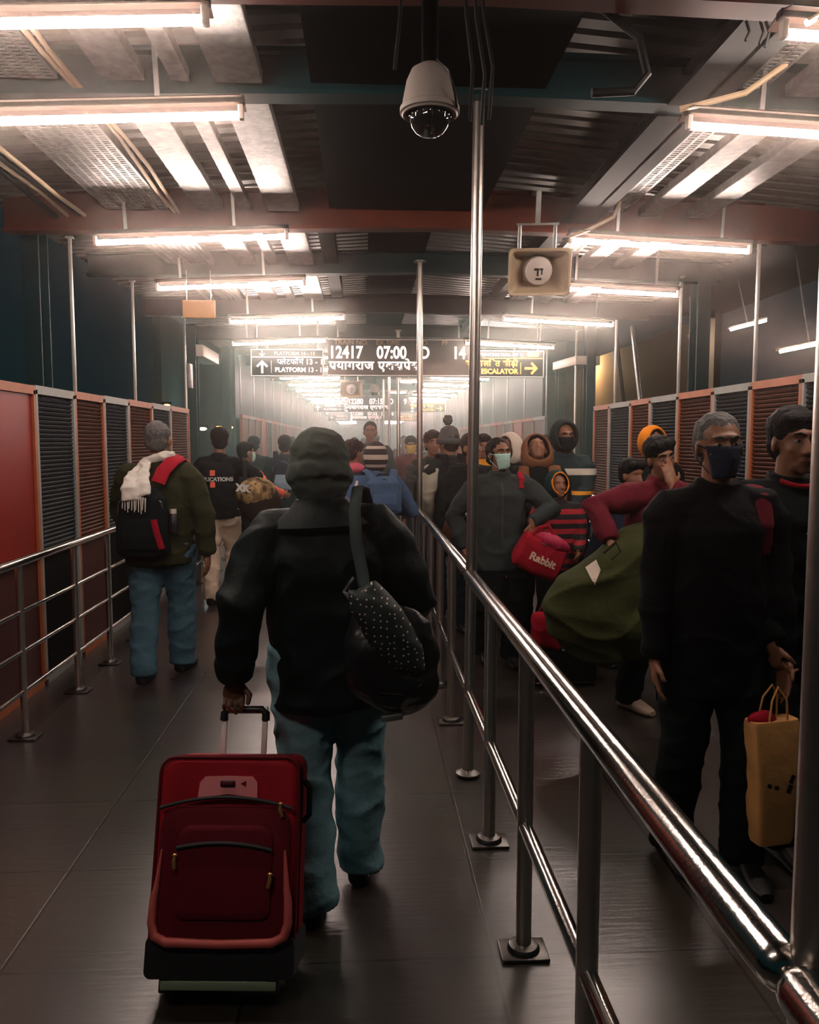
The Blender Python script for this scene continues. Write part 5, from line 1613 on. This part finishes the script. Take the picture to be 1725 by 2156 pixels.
# polka-dot shoulder bag on the back of the man
r = root('shoulder_bag', 'black bag with white polka dots hanging on the back of the black jacket', 'bag', (0, 0, 0))
M['gloss_black'] = mat('glossy black bag fabric', (0.008, 0.009, 0.010), 0.33, bump=0.5, bscale=18)
b = MB()
b.ell((0.085, 2.515, 0.935), (0.150, 0.080, 0.170), (0, 0.25, 0))
b.ell((0.105, 2.515, 0.865), (0.130, 0.082, 0.115))
b.ell((0.00, 2.54, 1.00), (0.06, 0.05, 0.13), (0, 0.2, 0))
fused('bag_body', b, M['gloss_black'], r, 0.008, 3, 0.012, 13)
f = MB()
f.oval([(V((0.005, 2.475, 1.175)), V((0.030, 0, 0.02)), V((0, 0.035, 0))), (V((0.035, 2.462, 1.135)), V((0.085, 0, -0.035)), V((0, 0.05, 0))), (V((0.068, 2.452, 1.05)), V((0.115, 0, -0.065)), V((0, 0.055, 0))), (V((0.095, 2.452, 0.965)), V((0.095, 0, -0.055)), V((0, 0.05, 0))), (V((0.098, 2.465, 0.915)), V((0.05, 0, -0.03)), V((0, 0.03, 0)))], 20)
fused('dotted_panel', f, dotted('polka dot fabric', (0.008, 0.018, 0.017), (0.62, 0.52, 0.42), 46, size=0.12), r, 0.008, 2, 0.005, 14)
s = MB()
s.tube([(0.02, 2.86, 1.38), (0.0, 2.80, 1.455), (-0.02, 2.70, 1.47), (-0.03, 2.615, 1.40), (-0.025, 2.58, 1.30), (-0.005, 2.545, 1.20), (0.0, 2.52, 1.165)], 0.016, 10, sx=1.25, sy=0.3, hint=(1, 0, 0))
s.build('strap', mat('dark green strap', (0.015, 0.032, 0.030), 0.7), r)
s = MB().tube([(0.16, 2.56, 1.06), (0.20, 2.60, 1.15), (0.215, 2.66, 1.25), (0.13, 2.73, 1.425), (0.10, 2.82, 1.40)], 0.013, 10, sx=1.2, sy=0.35, hint=(1, 0, 0))
MB().tube([(-0.03, 2.52, 1.19), (-0.06, 2.50, 1.15), (-0.03, 2.48, 1.11), (0.01, 2.48, 1.14)], 0.012, 8).build('top_knot', M['gloss_black'], r)
MB().box((0.085, 2.455, 0.765), (0.07, 0.03, 0.025), rot=(0, -0.15, 0), bev=0.008).build('buckle', M['steel_dull'], r)
MB().tube([(0.0, 2.445, 0.90), (0.05, 2.437, 0.845), (0.12, 2.435, 0.84), (0.18, 2.445, 0.87)], 0.003, 8).build('zip', M['black_plastic'], r)

def backpack(label, loc, rotz, w, h, d, m, pm=None, straps=True, accent=None, sh=None, name='backpack'):
    r = root(name, label, 'backpack', loc, rotz)
    b = MB()
    b.oval([(V((0, 0, -h / 2)), V((w * .42, 0, 0)), V((0, d * .42, 0))), (V((0, 0, -h * .42)), V((w * .5, 0, 0)), V((0, d * .5, 0))), (V((0, .01 * 0, 0)), V((w * .5, 0, 0)), V((0, d * .52, 0))), (V((0, .0, h * .32)), V((w * .46, 0, 0)), V((0, d * .45, 0))), (V((0, .02, h * .47)), V((w * .32, 0, 0)), V((0, d * .3, 0))), (V((0, .03, h * .5)), V((w * .15, 0, 0)), V((0, d * .12, 0)))], 24, 2.8)
    fused('pack_body', b, m, r, 0.010, 2, 0.008, 12)
    p = MB()
    p.oval([(V((0, -d * .45, -h * .40)), V((w * .36, 0, 0)), V((0, d * .16, 0))), (V((0, -d * .5, -h * .2)), V((w * .38, 0, 0)), V((0, d * .2, 0))), (V((0, -d * .45, h * .05)), V((w * .32, 0, 0)), V((0, d * .12, 0)))], 20, 2.8)
    fused('front_pocket', p, pm or m, r, 0.010, 2, 0.004, 14)
    MB().tube([(-.05, d * .2, h * .46), (-.04, d * .15, h * .54), (.04, d * .15, h * .54), (.05, d * .2, h * .46)], .009, 8).build('top_handle', M['black_plastic'], r)
    z = MB().tube([(-w * .47, -d * .18, -h * .1), (-w * .4, -d * .32, h * .28), (0, -d * .3, h * .44), (w * .4, -d * .32, h * .28), (w * .47, -d * .18, -h * .1)], .004, 6)
    z.build('zip', M['steel_dull'], r)
    if sh:
        for s in (-1, 1):
            MB().tube([(s * w * .26, d * .45, h * .40), (s * w * .36, d * .45 + .06, h * .40 + sh), (s * w * .40, d * .45 + .16, h * .40 + sh + .01), (s * w * .44, d * .45 + .29, h * .30), (s * w * .46, d * .45 + .31, 0)], .026, 10, sx=1.2, sy=.35, hint=(1, 0, 0)).build('shoulder_strap', accent or m, r)
    return r
r = backpack('black backpack on the back of the person with the white scarf', (-1.45, 5.365, 1.10), 0, 0.34, 0.46, 0.16, CL['black'], CL['black'], sh=None)
MB().tube([(0.10, 0.02, 0.25), (0.13, 0.05, 0.33), (0.175, 0.12, 0.392), (0.20, 0.22, 0.415), (0.215, 0.32, 0.37)], 0.048, 12, sx=1.0, sy=0.3, hint=(1, 0, 0)).build('red_shoulder_strap', CL['red'], r)
MB().tube([(0.10, -0.115, 0.02), (0.12, -0.12, -0.07), (0.145, -0.10, -0.17)], 0.016, 8, sx=1.3, sy=0.4, hint=(1, 0, 0)).build('red_stripe', CL['red'], r)
MB().lathe([(0, -0.07), (0.03, -0.07), (0.032, 0.03), (0.02, 0.05), (0.018, 0.075), (0, 0.076)], (0.20, 0.0, -0.0), seg=16).build('bottle', M['black_plastic'], r)
MB().lathe([(0, 0.05), (0.021, 0.05), (0.021, 0.078), (0, 0.08)], (0.20, 0, 0), seg=16).build('bottle_cap', M['white_plastic'], r)
# camouflage bag
r = root('camouflage_bag', 'round bag with brown camouflage top hanging from the arm of the beige-trouser person', 'bag', (0, 0, 0))
b = MB()
b.ell((-0.99, 7.78, 1.03), (0.205, 0.15, 0.20))
b.ell((-0.97, 7.78, 0.97), (0.19, 0.15, 0.15))
fused('bag_body', b, cloth('dark brown bag cloth', (0.020, 0.016, 0.010)), r, 0.012, 2, 0.014, 10)
b = MB().ell((-1.02, 7.755, 1.13), (0.19, 0.15, 0.155))
fused('camouflage_top', b, CL['camo'], r, 0.012, 2, 0.012, 12)
vs, fs = text_mesh('XK', 0.09, 0.006, 0.002)
MB().add([(-1.185 + p.x * 0.95, 7.60 + p.y - 0.02 * (p.x - .05) , 1.165 + p.z - 0.1 * p.x) for p in vs], fs).build('white_mark', M['sign_line'], r, smooth=False)
MB().tube([(-1.13, 7.80, 1.22), (-1.16, 7.95, 1.40), (-1.20, 8.08, 1.46), (-1.18, 8.2, 1.40)], 0.018, 8, sx=1.2, sy=.4).build('strap', CL['black'], r)
# other packs
backpack('blue grey pack on the person behind the left side of the knitted cap', (-0.98, 9.97, 1.20), 0, 0.30, 0.42, 0.16, CL['navy'], mat('pale blue pack pocket', (0.20, 0.30, 0.36), 0.7), sh=0.12)
backpack('denim blue backpack on the short person with the striped hood', (0.155, 6.34, 1.20), 0.1, 0.29, 0.30, 0.16, CL['denim'], None, sh=0.06)
backpack('black backpack on the person with off-white sleeves', (0.88, 7.26, 1.18), 0.35, 0.28, 0.44, 0.16, CL['black'], None, sh=0.14)
# dark red holdall with lettering
r = root('holdall', 'dark red holdall lettered Rabbit held by the masked woman', 'bag', (1.205, 5.46, 0.84), rot=(0, 0.42, 0.05))
b = MB()
b.oval([(V((-.165, 0, 0)), V((0, .05, 0)), V((0, 0, .09))), (V((-.15, 0, 0)), V((0, .085, 0)), V((0, 0, .125))), (V((0, 0, -.005)), V((0, .095, 0)), V((0, 0, .135))), (V((.15, 0, 0)), V((0, .085, 0)), V((0, 0, .125))), (V((.165, 0, 0)), V((0, .05, 0)), V((0, 0, .09)))], 24, 2.6)
bo = fused('bag_body', b, CL['red'], r, 0.008, 2, 0.008, 13)
b = MB()
b.ell((.05, -.02, .12), (.13, .085, .055))
fused('bag_flap', b, mat('crimson flap', (0.42, 0.012, 0.06), 0.6, bump=.3, bscale=30), r, 0.008, 2, 0.006, 15)
vs, fs = text_mesh('Rabbit', 0.075, 0.003, 0.001)
project_on(r, vs, fs, [bo], (-0.085, 0, -0.045), (1, 0, 0), (0, 0, 1), (0, 1, 0), mat('pale print', (0.75, 0.52, 0.38), 0.6), 'bag_lettering')
MB().tube([(-.12, -.05, .09), (-.10, -.055, .17), (-.04, -.05, .215), (.02, -.05, .17), (.04, -.055, .13)], .010, 8, sx=1.3, sy=.6).build('carry_handle', CL['red'], r)
MB().tube([(-.13, -.06, .075), (0, -.085, .085), (.13, -.06, .08)], .004, 6).build('zip', M['steel'], r)
# big olive bag
r = root('olive_holdall', 'big sagging olive green bag in front of the maroon top', 'bag', (0, 0, 0))
b = MB()
b.oval([(V((1.27, 4.42, 0.40)), V((.12, 0, -.05)), V((0, .12, 0))), (V((1.25, 4.40, 0.48)), V((.22, 0, -.06)), V((0, .18, 0))), (V((1.28, 4.38, 0.66)), V((.30, 0, -.04)), V((0, .21, 0))), (V((1.36, 4.38, 0.90)), V((.29, 0, .03)), V((0, .20, 0))), (V((1.47, 4.40, 1.06)), V((.20, 0, .05)), V((0, .15, 0))), (V((1.52, 4.42, 1.17)), V((.09, 0, .03)), V((0, .07, 0)))], 28, 2.2)
b.ell((1.50, 4.34, 0.62), (.20, .17, .20))
ob = fused('bag_body', b, cloth('olive canvas', (0.040, 0.046, 0.014), 0.8), r, 0.011, 2, 0.035, 4.5, (1, 1, 1.8), 2.0)
MB().tube([(1.27, 4.19, 1.03), (1.33, 4.17, 1.09), (1.36, 4.18, 1.04), (1.31, 4.17, 1.0)], .007, 8).build('handle_loop', CL['olive'], r)
pt = [(-.04, 0.045), (.02, .09), (.045, .03), (.015, -.06)]
N = 5
vv, ff = [], []
for i in range(N + 1):
    for j in range(N + 1):
        u, v = i / N, j / N
        x = (1 - u) * (1 - v) * pt[0][0] + u * (1 - v) * pt[1][0] + u * v * pt[2][0] + (1 - u) * v * pt[3][0]
        z = (1 - u) * (1 - v) * pt[0][1] + u * (1 - v) * pt[1][1] + u * v * pt[2][1] + (1 - u) * v * pt[3][1]
        vv.append(V((x, -.001, z)))
for i in range(N):
    for j in range(N):
        a = i * (N + 1) + j
        ff.append((a, a + 1, a + N + 2, a + N + 1))
project_on(r, vv, ff, [ob], (1.105, 3.93, 0.99), (0.93, -0.36, 0), (0, 0.25, 0.97), (0.36, 0.9, -0.25), CL['white'], 'white_tag', lift=0.006)
# red bag on a black case behind the railing
r = root('black_case', 'black suitcase on the floor under the small red bag', 'suitcase', (1.33, 5.3, 0))
MB().box((0, 0, 0.135), (0.44, 0.26, 0.23), bev=0.03).build('shell', M['black_plastic'], r)
for sx in (-.17, .17):
    MB().cyl((sx, -.08, .02), (sx, .08, .02), .02).build('wheel', M['rubber'], r)
MB().tube([(-.2, -.131, .03), (.2, -.131, .03)], .005, 8).build('edge_strip', M['steel'], r)
r = root('red_bag', 'small bright red bag lying on the black suitcase', 'bag', (1.22, 5.22, 0.25))
b = MB().box((0, 0, .125), (.24, .2, .24), bev=.05)
fused('bag_body', b, CL['red'], r, 0.010, 3, 0.02, 9)
MB().tube([(-.07, -.02, .24), (-.05, -.02, .29), (.05, -.02, .29), (.07, -.02, .24)], .009, 8).build('carry_handle', CL['maroon'], r)
# paper carrier bag
r = root('paper_bag', 'orange brown paper carrier bag held low by the person at the right edge', 'bag', (1.475, 2.76, 0.17), rot=(0, 0.0, 0.2))
pm = mat('kraft paper', (0.72, 0.36, 0.12), 0.7, var=0.3, vscale=9, bump=0.4, bscale=14)
b = MB()
b.oval([(V((0, 0, 0.0)), V((.070, 0, 0)), V((0, .045, 0))), (V((0, 0, .02)), V((.075, 0, 0)), V((0, .05, 0))), (V((-.005, 0, .25)), V((.085, 0, 0)), V((0, .05, 0))), (V((-.01, 0, .44)), V((.096, 0, 0)), V((0, .04, 0))), (V((-.01, 0, .455)), V((.094, 0, 0)), V((0, .036, 0)))], 28, 6)
b.build('paper_body', pm, r)
b = MB().ell((-.05, 0, .455), (.055, .034, .03))
fused('red_content', b, CL['red'], r, 0.007, 1, 0.006, 20)
for y in (-.03, .03):
    MB().tube([(-.045, y, .44), (-.03, y * .8, .53), (0.0, y * .5, .575), (.03, y * .8, .53), (.035, y, .44)], .004, 8).build('string_handle', pm, r)
mk = MB()
for x, z in ((.035, .21), (.045, .245), (-.05, .23), (-.02, .22)):
    mk.box((x, -.0525, z), (.016, .003, .03 if x > 0 else .012), rot=(0, .4, 0))
mk.build('dark_print', M['rubber'], r, smooth=False)
# phone
r = root('phone', 'phone in the hand of the person in dark v-neck', 'phone', (0.83, 6.47, 1.055), rot=(0.5, 0.1, 0.4))
MB().box((0, 0, 0), (.075, .15, .009), bev=.004).build('body', M['black_plastic'], r)
MB().box((0, 0, .0052), (.068, .14, .001)).build('screen', mat('dim screen', (.05, .06, .07), .1, emit=(.5, .45, .45), estr=.12), r, smooth=False)
# brown hand bag
r = root('hand_bag', 'brown bag hanging over the railing side of the person with the phone', 'bag', (0.80, 6.85, 0.86))
b = MB().ell((0, 0, 0), (.13, .09, .15))
fused('bag_body', b, cloth('brown bag leather', (0.10, 0.035, 0.018), 0.6), r, 0.010, 2, 0.012, 10)
MB().tube([(-.07, 0, .13), (-.03, .0, .35), (.06, .02, .52)], .01, 8).build('strap', CL['black'], r)
# ------------------------------------------------------------------ night mist inside the bridge
def mist(name, y0, y1, dens, aniso, label, col):
    hz = bpy.data.materials.new('mist')
    hz.use_nodes = True
    nt = hz.node_tree
    nt.nodes.remove(nt.nodes['Principled BSDF'])
    vs_ = nt.nodes.new('ShaderNodeVolumeScatter')
    vs_.inputs['Color'].default_value = (*col, 1)
    vs_.inputs['Density'].default_value = dens
    vs_.inputs['Anisotropy'].default_value = aniso
    nt.links.new(vs_.outputs['Volume'], nt.nodes['Material Output'].inputs['Volume'])
    tag(MB().box((0.38, (y0 + y1) / 2, 1.6), (5.6, y1 - y0, 3.3)).build(name, hz, smooth=False), label, 'mist', kind='stuff')
mist('mist', -1.0, 8.2, HAZE_NEAR, 0.97, 'very thin night mist around the nearest lamps', (0.95, 0.80, 0.74))
mist('mist', 8.2, 91.8, HAZE_FAR, 0.72, 'night mist filling the far part of the footbridge', (0.56, 0.94, 0.88))
bpy.data.scenes.remove(BENCH)
